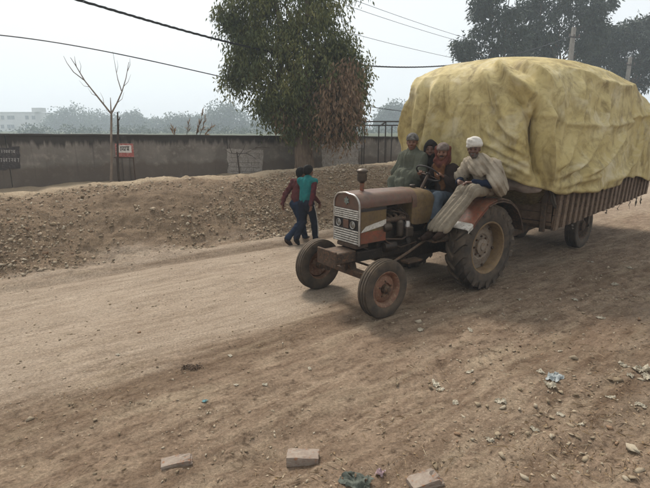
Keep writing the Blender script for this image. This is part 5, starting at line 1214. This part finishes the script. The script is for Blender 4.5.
ii = np.arange(a_ * b2_).reshape(a_, b2_); ff = [tuple(x) for x in np.stack([ii[:, :-1], np.roll(ii, -1, 0)[:, :-1], np.roll(ii, -1, 0)[:, 1:], ii[:, 1:]], -1).reshape(-1, 4)] + [tuple(ii[:, 0])[::-1]]
tag(link('straw_load', me_from('straw_load', Q.reshape(-1, 3), ff, ['straw'], 180), None, RO, (0, 0, rz_)), 'packed straw load bulging under the yellow tarpaulin', 'load')
cloth('sack_white', hexc('b9aca2'), hexc('978a80'), 5, 160)
s = Sdf(.016).cap((-.16, .30, 1.50), (-.20, .88, 1.44), .14, .12, .03, ((0, 0, 1), .75)); sk = sdf_obj('grain_sack', s, 'sack_white', None, lambda P: .012 * np.sin(P[:, 1] * 23 + P[:, 2] * 9) + .008 * np.sin(P[:, 0] * 31 + P[:, 2] * 17))
sk.location = RO; sk.rotation_euler = (0, 0, rz_); tag(sk, 'pale grain sack showing beneath the tarpaulin front hem', 'sack')

# ================================================================== PEOPLE
def skin_mat(name, col):
    g = NG(name); v = g.mapping(); return g.done(g.mix(g.ramp(g.noise(v, 18, 4), [(.35, 0.0), (.7, 1.0)]), col, tuple(x * .8 for x in col)), .55, 0, g.bump(g.noise(v, 120, 3), .15, .002), spec=.35)
skin_mat('skin_brown', hexc('6f4c39')); skin_mat('skin_dark', hexc('5a3d2e')); skin_mat('eye_white', hexc('b5aca0')); skin_mat('eye_dark', hexc('1d1512')); skin_mat('lip', hexc('5c3b31'))
g = NG('hair_black'); v = g.mapping((3, 3, .6)); hn = g.noise(v, 60, 4, .6); g.done(g.mix(hn, hexc('0f0c0a'), hexc('1c1612')), .7, 0, g.bump(hn, .5, .006), spec=.12)
g = NG('hair_grey'); v = g.mapping((3, 3, .6)); hn = g.noise(v, 60, 4, .6); g.done(g.mix(hn, hexc('3a3430'), hexc('6d655e')), .7, 0, g.bump(hn, .5, .006), spec=.3)
cloth('cloth_turban', hexc('d6d0c6'), hexc('bdb6aa'), 9, wrs=.12); cloth('cloth_beige', hexc('a39785'), hexc('857a69'), 6); cloth('cloth_robe', hexc('938876'), hexc('766c5e'), 6); cloth('cloth_navy', hexc('1f2637'), hexc('161b28'), 6)
cloth('cloth_jeans', hexc('565e66'), hexc('434b53'), 8); cloth('cloth_jacket', hexc('3a2e29'), hexc('2a221f'), 7); cloth('cloth_orange', hexc('7a5334'), hexc('5a3d2c'), 22); cloth('cloth_red', hexc('663c31'), hexc('4e2f29'), 14)
cloth('cloth_grey_green', hexc('5f6053'), hexc('4b4c42'), 6); cloth('cloth_cap', hexc('4a4642'), hexc('87817a'), 26); cloth('cloth_knit', hexc('7d7068'), hexc('5d524b'), 24); cloth('cloth_dark', hexc('221f1e'), hexc('2c2826'), 7)
cloth('cloth_teal', hexc('2c7370'), hexc('235e5e'), 7); cloth('cloth_stripe', hexc('5d2c2e'), hexc('2c2226'), 16); cloth('cloth_maroon', hexc('5d3230'), hexc('47292a'), 9); cloth('cloth_blue', hexc('2c3648'), hexc('222b3b'), 8); cloth('cloth_ink', hexc('1d212c'), hexc('262a35'), 8)
cloth('shoe_brown', hexc('3b2c24'), hexc('2a211c'), 10); cloth('shoe_black', hexc('201d1c'), hexc('2c2826'), 10); cloth('white_line', hexc('c4c0ba'), None, 10)
V3 = lambda *a: np.array(a, float)
def basis(yaw, pitch=0.0, roll=0.0): return np.array((Matrix.Rotation(yaw, 3, 'Z') @ Matrix.Rotation(pitch, 3, 'Y') @ Matrix.Rotation(roll, 3, 'X')))
def add_head(s, c, M, k=1.0):
    A = lambda f, l, u: c + M @ V3(f, l, u) * k
    s.ell(A(-.008, 0, .028), V3(.098, .078, .095) * k, .02, M); s.ell(A(.022, 0, -.045), V3(.07, .06, .07) * k, .03, M); s.ell(A(.062, 0, -.092), V3(.028, .028, .022) * k, .02, M)
    s.cap(A(.088, 0, .018), A(.112, 0, -.026), .010 * k, .015 * k, .012); s.cap(A(.082, -.035, .032), A(.082, .035, .032), .013 * k, None, .015)
    for e in (-1, 1):
        s.ell(A(.058, e * .045, -.03), V3(.03, .024, .028) * k, .02, M); s.ell(A(.100, e * .032, .010), V3(.018, .017, .012) * k, .008, M, 's'); s.ell(A(.083, e * .032, .010), V3(.012, .014, .011) * k, .004, M)
        s.ell(A(-.005, e * .080, -.005), V3(.018, .010, .030) * k, .008, M); s.cap(A(.103, e * .012, -.030), A(.098, e * .014, -.032), .009 * k, None, .008)
    s.cap(A(.088, -.020, -.060), A(.088, .020, -.060), .009 * k, None, .010); s.cap(A(.085, -.017, -.074), A(.085, .017, -.074), .010 * k, None, .010)
def head_pick(c, M, k=1.0, beard=False, tache=True):
    """0 skin 1 eye white 2 dark 3 lip 4 facial hair"""
    def pk(Q):
        d = (Q - c) @ M / k; out = np.zeros(len(Q), int); f, l, u = d[:, 0], np.abs(d[:, 1]), d[:, 2]; inh = (np.abs(d) < .16).all(1)
        e = np.hypot(l - .032, (u - .010) * 1.5); out[inh & (f > .07) & (e < .010)] = 2
        out[inh & (f > .07) & (np.abs(u - .038) < .006) & (l > .012) & (l < .052)] = 2
        out[inh & (f > .082) & (u < -.054) & (u > -.080) & (l < .024)] = 3
        if tache: out[inh & (f > .078) & (u < -.040) & (u > -.056) & (l < .034)] = 4
        if beard: out[inh & (u < -.058) & (u > -.15) & (f > -.01) & ~((f > .082) & (u > -.078) & (l < .02))] = 4
        return out
    return pk
def add_hand(s, wrist, tip, palm_n, side, curl=.6, k=1.0):
    """wrist -> direction of the fingers; palm_n = the way the palm faces; fingers bend towards it"""
    d = (tip - wrist) / np.linalg.norm(tip - wrist); n = palm_n - d * (palm_n @ d); n /= np.linalg.norm(n); w_ = np.cross(d, n) * side
    c = wrist + d * .045 * k; s.cap(wrist + d * .02 * k, wrist + d * .075 * k, .030 * k, .036 * k, .015, (n, .45))
    for i, (o, L_) in enumerate(((-.030, .070), (-.010, .080), (.010, .075), (.029, .060))):
        a = wrist + d * .088 * k + w_ * o * k; b_ = a + (d * math.cos(curl) + n * math.sin(curl)) * L_ * .5 * k; e = b_ + (d * math.cos(curl * 2.3) + n * math.sin(curl * 2.3)) * L_ * .5 * k
        s.cap(a - d * .015 * k, b_, .0098 * k, .009 * k, .005); s.cap(b_, e, .009 * k, .0078 * k, .003)
    a = wrist + d * .035 * k - w_ * .034 * k; b_ = a + (d * .6 - w_ * .6 + n * .4) * .042 * k; s.cap(a, b_, .013 * k, .011 * k, .008); s.cap(b_, b_ + (d * .75 - w_ * .1 + n * .6) * .030 * k, .011 * k, .009 * k, .003)
def add_body(s, J, k=1.0, hands=True, curl=.7):
    P = lambda n: J[n]; fw = J['M'] @ V3(1, 0, 0)
    s.cap(P('pelvis'), P('waist'), .125 * k, .115 * k, .05, (fw, .75)); s.cap(P('waist'), P('chest'), .115 * k, .135 * k, .06, (fw, .72)); s.cap(P('shl'), P('shr'), .058 * k, None, .06)
    s.cap(P('neck') - V3(0, 0, .05) * k, P('head') - V3(0, 0, .05) * k, .056 * k, .05 * k, .03); add_head(s, P('head'), J['HM'], k)
    for e in 'lr':
        s.cap(P('sh' + e), P('el' + e), .052 * k, .042 * k, .03); s.cap(P('el' + e), P('ha' + e), .042 * k, .028 * k, .02)
        s.cap(P('hip' + e), P('kn' + e), .088 * k, .060 * k, .05); s.cap(P('kn' + e), P('an' + e), .060 * k, .038 * k, .03); ft = P('to' + e) - P('an' + e)
        s.cap(P('an' + e) + V3(0, 0, -.03) * k - ft * .12, P('to' + e), .036 * k, .028 * k, .025)
        if hands: hd = P('hd' + e); add_hand(s, P('ha' + e), P('ha' + e) + hd, J['pn' + e], 1 if e == 'l' else -1, curl, k)
def sharp(x): return (np.abs(np.sin(x * .5)) * 2 - 1.0)
def folds(a1=.006, f1=30, a2=.004, seed=0):
    r_ = np.random.default_rng(seed); w1, w2, w3 = r_.normal(size=3), r_.normal(size=3), r_.normal(size=3); w1[2] *= .3; w1 /= np.linalg.norm(w1)
    return lambda Q: a1 * np.sin(Q @ w1 * f1 + 2.2 * np.sin(Q @ w2 * 9)) + a2 * np.sin(Q @ w3 * 34 + 1.5 * np.sin(Q @ w1 * 17))
def make_person(label, base, rotz, J, skin='skin_brown', beard=False, tache=True, k=1.0, facial='hair_black', curl=.7, group=None):
    p = thing('person', label, 'person', base, rotz, group); s = Sdf(.0085); add_body(s, J, k, True, curl); hp = head_pick(J['head'], J['HM'], k, beard, tache)
    sdf_obj('body', s, [skin, 'eye_white', 'eye_dark', 'lip', facial], p, None, hp); return p
def trousers(p, J, mat, r_=(.108, .080, .062), k=1.0, hem=.0, seed=1, name='trousers'):
    s = Sdf(.0105); fw = J['M'] @ V3(1, 0, 0); s.cap(J['pelvis'] - V3(0, 0, .02), J['waist'] - V3(0, 0, .03), .140 * k, .125 * k, .05, (fw, .8))
    for e in 'lr': s.cap(J['hip' + e], J['kn' + e], r_[0] * k, r_[1] * k, .05); s.cap(J['kn' + e], J['an' + e] + (J['kn' + e] - J['an' + e]) * hem, r_[1] * k, r_[2] * k, .03)
    return sdf_obj(name, s, mat, p, folds(.006, 40, .004, seed))
def jacket(p, J, mat, k=1.0, name='jacket', sleeves=True, long=.10, seed=2, fat=1.0, smat=None):
    s = Sdf(.0105); fw = J['M'] @ V3(1, 0, 0); s.cap(J['waist'] - V3(0, 0, long), J['waist'], .150 * k * fat, .142 * k * fat, .05, (fw, .8)); s.cap(J['waist'], J['chest'], .142 * k * fat, .158 * k * fat, .06, (fw, .78)); s.cap(J['shl'], J['shr'], .078 * k, None, .06)
    s.cap(J['neck'] - V3(0, 0, .05) * k, J['neck'] + V3(0, 0, .01) * k, .078 * k, .068 * k, .03)
    if sleeves:
        for e in 'lr': s.cap(J['sh' + e], J['el' + e], .072 * k, .060 * k, .04); s.cap(J['el' + e], J['ha' + e] + (J['el' + e] - J['ha' + e]) * .06, .060 * k, .044 * k, .025)
    return sdf_obj(name, s, mat, p, folds(.008, 42, .006, seed))
def sleeves_only(p, J, mat, k=1.0, seed=4):
    for e in 'lr':
        s = Sdf(.0105); s.cap(J['sh' + e], J['el' + e], .066 * k, .055 * k, .04); s.cap(J['el' + e], J['ha' + e] + (J['el' + e] - J['ha' + e]) * .06, .055 * k, .042 * k, .025); sdf_obj('sleeve', s, mat, p, folds(.005, 40, .003, seed))
def shoes(p, J, mat, k=1.0):
    for e in 'lr':
        a, t = J['an' + e], J['to' + e]; ft = t - a; s = Sdf(.009); s.cap(a + V3(0, 0, -.035) * k - ft * .16, a + ft * .5 + V3(0, 0, -.025) * k, .047 * k, .045 * k, .03); s.cap(a + ft * .4 + V3(0, 0, -.02) * k, t + ft * .08, .044 * k, .036 * k, .03); s.cap(a, a + V3(0, 0, -.04) * k, .05 * k, .046 * k, .03); sdf_obj('shoe', s, mat, p)
def hair(p, J, mat='hair_black', k=1.0, name='hair', low=-.02, thick=.012):
    c, M = J['head'], J['HM']; A = lambda f, l, u: c + M @ V3(f, l, u) * k; s = Sdf(.008); s.ell(A(-.016, 0, .036), (V3(.098, .080, .094) + thick) * k, .02, M); s.ell(A(-.045, 0, -.01), (V3(.068, .074, .078) + thick * .6) * k, .03, M)
    s.ell(A(.115, 0, -.03), V3(.085, .10, .085) * k, .015, M, 's'); s.ell(A(.03, 0, -.17), V3(.12, .14, .12) * k, .02, M, 's')
    return sdf_obj(name, s, mat, p, folds(.004, 90, .003, 5))
def cap_hat(p, J, mat, k=1.0, name='cap', seed=6):
    c, M = J['head'], J['HM']; A = lambda f, l, u: c + M @ V3(f, l, u) * k; s = Sdf(.008); s.ell(A(-.006, 0, .052), V3(.112, .092, .088) * k, .02, M); s.cap(A(.09, -.03, .052), A(.09, .03, .052), .018 * k, None, .02); s.ell(A(.02, 0, -.09), V3(.20, .2, .125) * k, .015, M, 's')
    return sdf_obj(name, s, mat, p, folds(.003, 70, .002, seed))
def rel(J, base):
    return {n: (v_ if n in ('M', 'HM') or n.startswith(('hd', 'pn')) else np.array(v_, float) - np.array(base, float)) for n, v_ in J.items()}
def tw(pt): v_ = Matrix.Rotation(tz, 3, 'Z') @ Vector(pt); return (TO[0] + v_.x, TO[1] + v_.y, TO[2] + v_.z)
FWD = np.eye(3)

# ---- driver
base = (0, 0, 1.14)
J = rel(dict(pelvis=V3(.0, 0, 1.265), waist=V3(.02, 0, 1.40), chest=V3(.06, 0, 1.60), neck=V3(.10, 0, 1.79), head=V3(.135, .005, 1.955), shl=V3(.07, .175, 1.705), shr=V3(.07, -.175, 1.705), ell=V3(.16, .30, 1.485), elr=V3(.16, -.28, 1.49), hal=V3(.33, .215, 1.61), har=V3(.34, -.21, 1.62),
             hdl=V3(.7, -.25, .55), hdr=V3(.7, .25, .55), pnl=V3(.4, -.5, -.8), pnr=V3(.4, .5, -.8), hipl=V3(.04, .10, 1.25), hipr=V3(.04, -.10, 1.25), knl=V3(.45, .21, 1.325), knr=V3(.45, -.20, 1.325), anl=V3(.64, .30, .885), anr=V3(.63, -.32, .885), tol=V3(.80, .33, .825), tor=V3(.79, -.34, .825), M=FWD, HM=basis(R(28), R(4))), base)
drv = make_person('driver in dark jacket and jeans with orange scarf, hands on steering wheel', tw(base), tz, J, curl=1.0, group='riders on the tractor')
jacket(drv, J, 'cloth_jacket', seed=21, fat=1.05); trousers(drv, J, 'cloth_jeans', seed=22, r_=(.115, .088, .07)); shoes(drv, J, 'shoe_brown'); cap_hat(drv, J, 'cloth_knit', 1.03, 'knit_cap')
s = Sdf(.0095); c, M = J['head'], J['HM']; A = lambda f, l, u: c + M @ V3(f, l, u)
for e in (-1, 1):
    s.cap(A(-.01, e * .085, .055), A(.02, e * .082, -.10), .034, .040, .03)
    s.cap(A(.02, e * .08, -.12), A(.07, e * .02, -.17), .045, .05, .04)
s.cap(A(-.08, -.05, -.10), A(-.08, .05, -.10), .055, None, .04); s.cap(A(-.09, 0, .05), A(-.09, 0, -.1), .04, .05, .04); sdf_obj('head_scarf', s, 'cloth_red', drv, folds(.007, 60, .004, 23))
s = Sdf(.0095); s.cap(J['neck'] + V3(.09, .06, -.04), J['chest'] + V3(.125, .02, .02), .055, .06, .04, ((1, 0, 0), .6)); s.cap(J['chest'] + V3(.125, .02, .03), J['waist'] + V3(.12, .04, .05), .065, .06, .04, ((1, 0, 0), .5)); s.cap(J['neck'] + V3(.08, -.07, -.05), J['chest'] + V3(.125, -.03, .0), .05, .055, .04, ((1, 0, 0), .6)); sdf_obj('chest_scarf', s, 'cloth_orange', drv, folds(.009, 55, .005, 24))

# ---- man in a white turban on the near mudguard
base = (-.04, .68, 1.345)
J = rel(dict(pelvis=V3(-.06, .68, 1.475), waist=V3(-.02, .67, 1.59), chest=V3(.06, .65, 1.74), neck=V3(.15, .63, 1.895), head=V3(.225, .62, 2.025), shl=V3(.05, .83, 1.79), shr=V3(.09, .46, 1.80), ell=V3(.16, .91, 1.56), elr=V3(.20, .40, 1.57), hal=V3(.36, .74, 1.585), har=V3(.38, .52, 1.585),
             hdl=V3(.6, -.7, .0), hdr=V3(.6, .7, .0), pnl=V3(0, 0, -1), pnr=V3(0, 0, -1), hipl=V3(-.02, .78, 1.46), hipr=V3(-.02, .58, 1.46), knl=V3(.40, .78, 1.48), knr=V3(.42, .62, 1.475), anl=V3(.74, .58, .93), anr=V3(.78, .42, .905), tol=V3(.90, .60, .86), tor=V3(.94, .42, .835), M=FWD, HM=basis(R(30), R(6))), base)
tur = make_person('bearded man in white turban and beige shawl sitting on the red mudguard', tw(base), tz, J, 'skin_dark', True, True, 1.0, 'hair_grey', group='riders on the tractor')
jacket(tur, J, 'cloth_navy', name='sweater', seed=31); trousers(tur, J, 'cloth_robe', (.09, .07, .06), seed=32, hem=.04, name='loose_trousers'); shoes(tur, J, 'shoe_brown')
s = Sdf(.011)                                      # skirt of the long shirt, falling from the lap over the shins
s.cap(J['knl'] + V3(-.22, 0, .0), J['knl'] + V3(.0, .0, .0), .092, .085, .05); s.cap(J['knr'] + V3(-.16, .02, .0), J['knr'] + V3(.0, .01, .0), .088, .08, .05)
s.cap(J['knl'], J['anl'] + V3(-.02, .02, .06), .082, .095, .05, ((.8, 0, .55), .75)); s.cap(J['knr'], J['anr'] + V3(-.02, .03, .07), .078, .088, .05, ((.8, 0, .55), .75)); s.cap(J['anl'] + V3(-.03, .02, .06), J['anr'] + V3(-.02, .03, .07), .08, None, .05, ((.8, 0, .55), .6)); s.cap((J['knl'] + J['knr']) / 2 + V3(.0, 0, -.02), (J['anl'] + J['anr']) / 2 + V3(-.02, .02, .06), .08, .10, .06, ((.8, 0, .55), .6))
cw = J['anl']; s.ell(cw + V3(.06, -.06, -.13), V3(.26, .32, .115), .02, None, 's')
dl = J['anl'] - J['knl']; dl /= np.linalg.norm(dl); el_ = np.cross(dl, V3(.85, 0, .5)); el_ /= np.linalg.norm(el_)
def rf(Q): lt = Q @ el_; al = Q @ dl; return .009 * np.sin(lt * 95 + 1.0 * np.sin(al * 6)) + .004 * np.sin(lt * 190 + al * 5)
sdf_obj('long_shirt', s, 'cloth_robe', tur, rf)
s = Sdf(.0105)                                     # shawl round the shoulders, crossed over the chest, its end hanging behind the near arm
s.cap(J['shl'] + V3(0, .01, .02), J['shr'] + V3(0, -.01, .02), .092, .088, .06); s.cap(J['chest'] + V3(.02, 0, .05), J['waist'] + V3(.03, 0, .08), .165, .172, .06, ((1, 0, 0), .85)); s.cap(J['neck'] + V3(-.01, 0, -.08), J['neck'] + V3(.0, 0, .0), .115, .082, .06)
s.cap(J['shl'] + V3(.0, .02, 0), J['ell'] + V3(-.03, .01, .03), .092, .105, .05); s.cap(J['shr'], J['elr'] + V3(-.02, -.01, .06), .092, .098, .05); s.cap(J['shl'] + V3(-.06, .0, -.05), J['ell'] + V3(-.24, -.02, -.04), .09, .10, .06); s.cap(J['ell'] + V3(-.03, .0, .02), J['ell'] + V3(-.20, .0, -.10), .10, .085, .06)
s.cap(J['neck'] + V3(.06, -.08, -.05), J['chest'] + V3(.17, .10, -.03), .055, .07, .04); s.cap(J['neck'] + V3(.06, .08, -.05), J['chest'] + V3(.17, -.02, .0), .055, .06, .04)
s.ell(J['waist'] + V3(.33, -.02, -.13), V3(.24, .34, .16), .03, None, 's')
def sf(Q): ph = Q @ V3(-40, 60, 56) + 1.1 * np.sin(Q @ V3(5, 3, 9)); return .0065 * np.sin(ph) + .003 * np.sin(ph * 2.3 + 2 * np.sin(Q @ V3(6, 8, 2)))
sdf_obj('shawl', s, 'cloth_beige', tur, sf)
c, M = J['head'], J['HM']; A = lambda f, l, u: c + M @ V3(f, l, u); s = Sdf(.0085); s.ell(A(-.012, 0, .085), V3(.115, .102, .085), .02, M)
for k_, (u, r_, tl_) in enumerate(((.052, .040, .5), (.078, .042, -.7), (.112, .030, .6), (.085, .036, 1.1))):      # windings
    n = 16
    for i in range(n):
        a, b_ = 2 * math.pi * i / n, 2 * math.pi * (i + 1) / n; q = lambda t: A(-.012 + (.088 if u < .1 else .06) * math.cos(t), (.076 if u < .1 else .052) * math.sin(t), u + .030 * tl_ * math.sin(t + k_) + .012 * math.cos(t)); s.cap(q(a), q(b_), r_ * .8, None, .008)
sdf_obj('turban', s, 'cloth_turban', tur)

# ---- man in a grey green shawl on the far mudguard
base = (-.02, -.68, 1.345)
J = rel(dict(pelvis=V3(.0, -.67, 1.475), waist=V3(.03, -.66, 1.61), chest=V3(.08, -.635, 1.79), neck=V3(.125, -.61, 1.955), head=V3(.16, -.60, 2.085), shl=V3(.09, -.45, 1.845), shr=V3(.09, -.81, 1.845), ell=V3(.18, -.40, 1.60), elr=V3(.18, -.87, 1.60), hal=V3(.27, -.55, 1.60), har=V3(.27, -.70, 1.60),
             hdl=V3(.6, -.7, .0), hdr=V3(.6, .7, .0), pnl=V3(0, 0, -1), pnr=V3(0, 0, -1), hipl=V3(.02, -.57, 1.46), hipr=V3(.02, -.77, 1.46), knl=V3(.44, -.54, 1.47), knr=V3(.43, -.74, 1.48), anl=V3(.68, -.40, .90), anr=V3(.66, -.53, .90), tol=V3(.84, -.38, .84), tor=V3(.82, -.52, .84), M=FWD, HM=basis(R(38), R(2))), base)
gry = make_person('man wrapped in grey green shawl with patterned cap beside the driver', tw(base), tz, J, tache=False, group='riders on the tractor')
jacket(gry, J, 'cloth_dark', seed=41); trousers(gry, J, 'cloth_grey_green', seed=42); shoes(gry, J, 'shoe_black'); cap_hat(gry, J, 'cloth_cap', 1.06)
s = Sdf(.011); s.cap(J['shl'], J['shr'], .098, None, .06); s.cap(J['chest'], J['pelvis'] + V3(.05, 0, -.03), .19, .22, .06, ((1, 0, 0), .85)); s.cap(J['neck'] + V3(0, 0, -.06), J['neck'] + V3(0, 0, -.0), .11, .085, .05)
for e in 'lr': s.cap(J['sh' + e], J['el' + e], .092, .10, .05); s.cap(J['el' + e], J['ha' + e] + V3(-.06, 0, -.02), .10, .09, .05); s.cap(J['el' + e] + V3(-.02, 0, 0), J['hip' + e] + V3(.14, 0, -.02), .10, .115, .06)
s.cap(J['hal'] + V3(.05, -.02, .0), J['har'] + V3(.05, .02, .0), .085, None, .05); s.cap(J['hal'] + V3(.04, .02, -.06), J['knl'] + V3(-.06, .0, -.03), .085, .11, .05); s.cap(J['har'] + V3(.04, -.02, -.06), J['knr'] + V3(-.06, 0, -.03), .085, .11, .05); s.cap(J['knl'] + V3(-.06, 0, -.04), J['knr'] + V3(-.06, 0, -.04), .105, None, .05); s.cap(J['hal'] + V3(-.05, 0, -.06), J['hal'] + V3(-.02, 0, -.22), .09, .10, .05); s.cap(J['har'] + V3(-.05, 0, -.06), J['har'] + V3(-.02, 0, -.22), .09, .10, .05); s.cap(J['hal'] + V3(-.02, 0, -.22), J['har'] + V3(-.02, 0, -.22), .095, None, .05)
def sf2(Q): return .007 * np.sin(Q[:, 1] * 60 + Q[:, 2] * 10 + 1.2 * np.sin(Q[:, 2] * 7)) + .003 * np.sin(Q[:, 1] * 130 - Q[:, 2] * 20)
sdf_obj('shawl', s, 'cloth_grey_green', gry, sf2)

# ---- man in a dark hood behind the driver
base = (-.26, -.40, 1.20)
J = rel(dict(pelvis=V3(-.27, -.40, 1.36), waist=V3(-.22, -.395, 1.50), chest=V3(-.14, -.385, 1.68), neck=V3(-.06, -.375, 1.84), head=V3(-.01, -.365, 1.975), shl=V3(-.12, -.22, 1.74), shr=V3(-.12, -.55, 1.74), ell=V3(-.10, -.16, 1.50), elr=V3(-.10, -.56, 1.50), hal=V3(.05, -.27, 1.46), har=V3(.05, -.44, 1.46),
             hdl=V3(.6, -.5, .0), hdr=V3(.6, .5, .0), pnl=V3(0, 0, -1), pnr=V3(0, 0, -1), hipl=V3(-.25, -.31, 1.35), hipr=V3(-.25, -.49, 1.35), knl=V3(-.06, -.28, 1.10), knr=V3(-.06, -.44, 1.10), anl=V3(-.10, -.27, .80), anr=V3(-.10, -.42, .80), tol=V3(.03, -.27, .735), tor=V3(.03, -.42, .735), M=FWD, HM=basis(R(36), R(2))), base)
hod = make_person('dark hooded rider whose face peeks out behind the driver', tw(base), tz, J, 'skin_dark', True, False, group='riders on the tractor')
jacket(hod, J, 'cloth_dark', seed=51); trousers(hod, J, 'cloth_ink', seed=52); shoes(hod, J, 'shoe_black')
c, M = J['head'], J['HM']; A = lambda f, l, u: c + M @ V3(f, l, u); s = Sdf(.009); s.ell(A(-.02, 0, .02), V3(.125, .108, .135), .02, M); s.cap(A(-.03, 0, -.08), A(-.04, 0, -.16), .10, .13, .05); s.ell(A(.115, 0, -.012), V3(.10, .066, .088), .02, M, 's'); sdf_obj('hood', s, 'cloth_dark', hod, folds(.004, 50, .003, 53))

# ---- two boys walking away along the bank
def walker(label, base, rotz, k, stride, legs_first, head_yaw, mats, arm=.2, lean=.06):
    l, r_ = (1, -1) if legs_first == 'l' else (-1, 1)
    q = lambda f, y, z: V3(f, y, z) * k
    def leg(front):
        if front > 0: return (.17 * stride + .04, .50), (.30 * stride, .088), 0.0
        return (.03, .49), (-.36 * stride, .17), 1.0
    J = dict(pelvis=q(0, 0, .93), waist=q(.02, 0, 1.07), chest=q(lean, 0, 1.28), neck=q(lean + .03, 0, 1.46), head=q(lean + .06, 0, 1.60), shl=q(lean, .175, 1.39), shr=q(lean, -.175, 1.39), M=FWD, HM=basis(head_yaw, R(4)))
    for e, sg, ph in (('l', 1, l), ('r', -1, r_)):
        (kx, kz), (ax_, az), rear = leg(ph); J['hip' + e] = q(0, sg * .09, .91); J['kn' + e] = q(kx, sg * .095, kz); J['an' + e] = q(ax_, sg * .09, az)
        J['to' + e] = q(ax_ + (.15 if not rear else .10), sg * .10, .035 if not rear else .04)
        J['el' + e] = q(lean - .03 - arm * ph * .7, sg * .235, 1.13); J['ha' + e] = q(lean + .05 - arm * ph * 1.5, sg * .22, .91); J['hd' + e] = V3(.15, 0, -1); J['pn' + e] = V3(.25, -sg, 0)
    p = make_person(label, base, rotz, J, 'skin_brown', False, False, k, curl=.45, group='boys walking by the bank'); return p, J
tb = G(306.5, 243.5); tb[2] = float(hgt(tb[0], tb[1])) - .005
kk = .915
boy, J = walker('boy in teal vest with striped dark sleeves walking beside another boy', tb, R(62), kk, .8, 'r', R(-22), None)
vs_ = jacket(boy, J, 'cloth_teal', kk, 'vest', False, .10, 61, 1.02); sleeves_only(boy, J, 'cloth_stripe', kk); trousers(boy, J, 'cloth_ink', (.105, .078, .066), kk, .02, 62); shoes(boy, J, 'shoe_black', kk); hair(boy, J, 'hair_black', kk)
mb = MB(); a, b_ = J['hipr'] + V3(0, -.112, -.02) * kk, J['knr'] + V3(-.0, -.092, 0) * kk; c_ = J['anr'] + V3(0, -.075, .06) * kk; mb.tube([a, a * .5 + b_ * .5 + V3(0, -.012, 0), b_, b_ * .5 + c_ * .5 + V3(0, -.006, 0), c_], .010, 6); mb.obj('side_stripe', 'white_line', boy, 70)
ob = V3(tb[0] - .20, tb[1] + .24, 0); ob[2] = float(hgt(ob[0], ob[1])) - .005
boy2, J = walker('boy in maroon jacket and blue jeans, half hidden by teal vested companion', ob, R(46), .90, 1.1, 'l', R(-10), None, .25, .08)
jacket(boy2, J, 'cloth_maroon', .9, seed=63); trousers(boy2, J, 'cloth_blue', (.105, .080, .068), .9, .02, 64); shoes(boy2, J, 'shoe_brown', .9); hair(boy2, J, 'hair_black', .9)
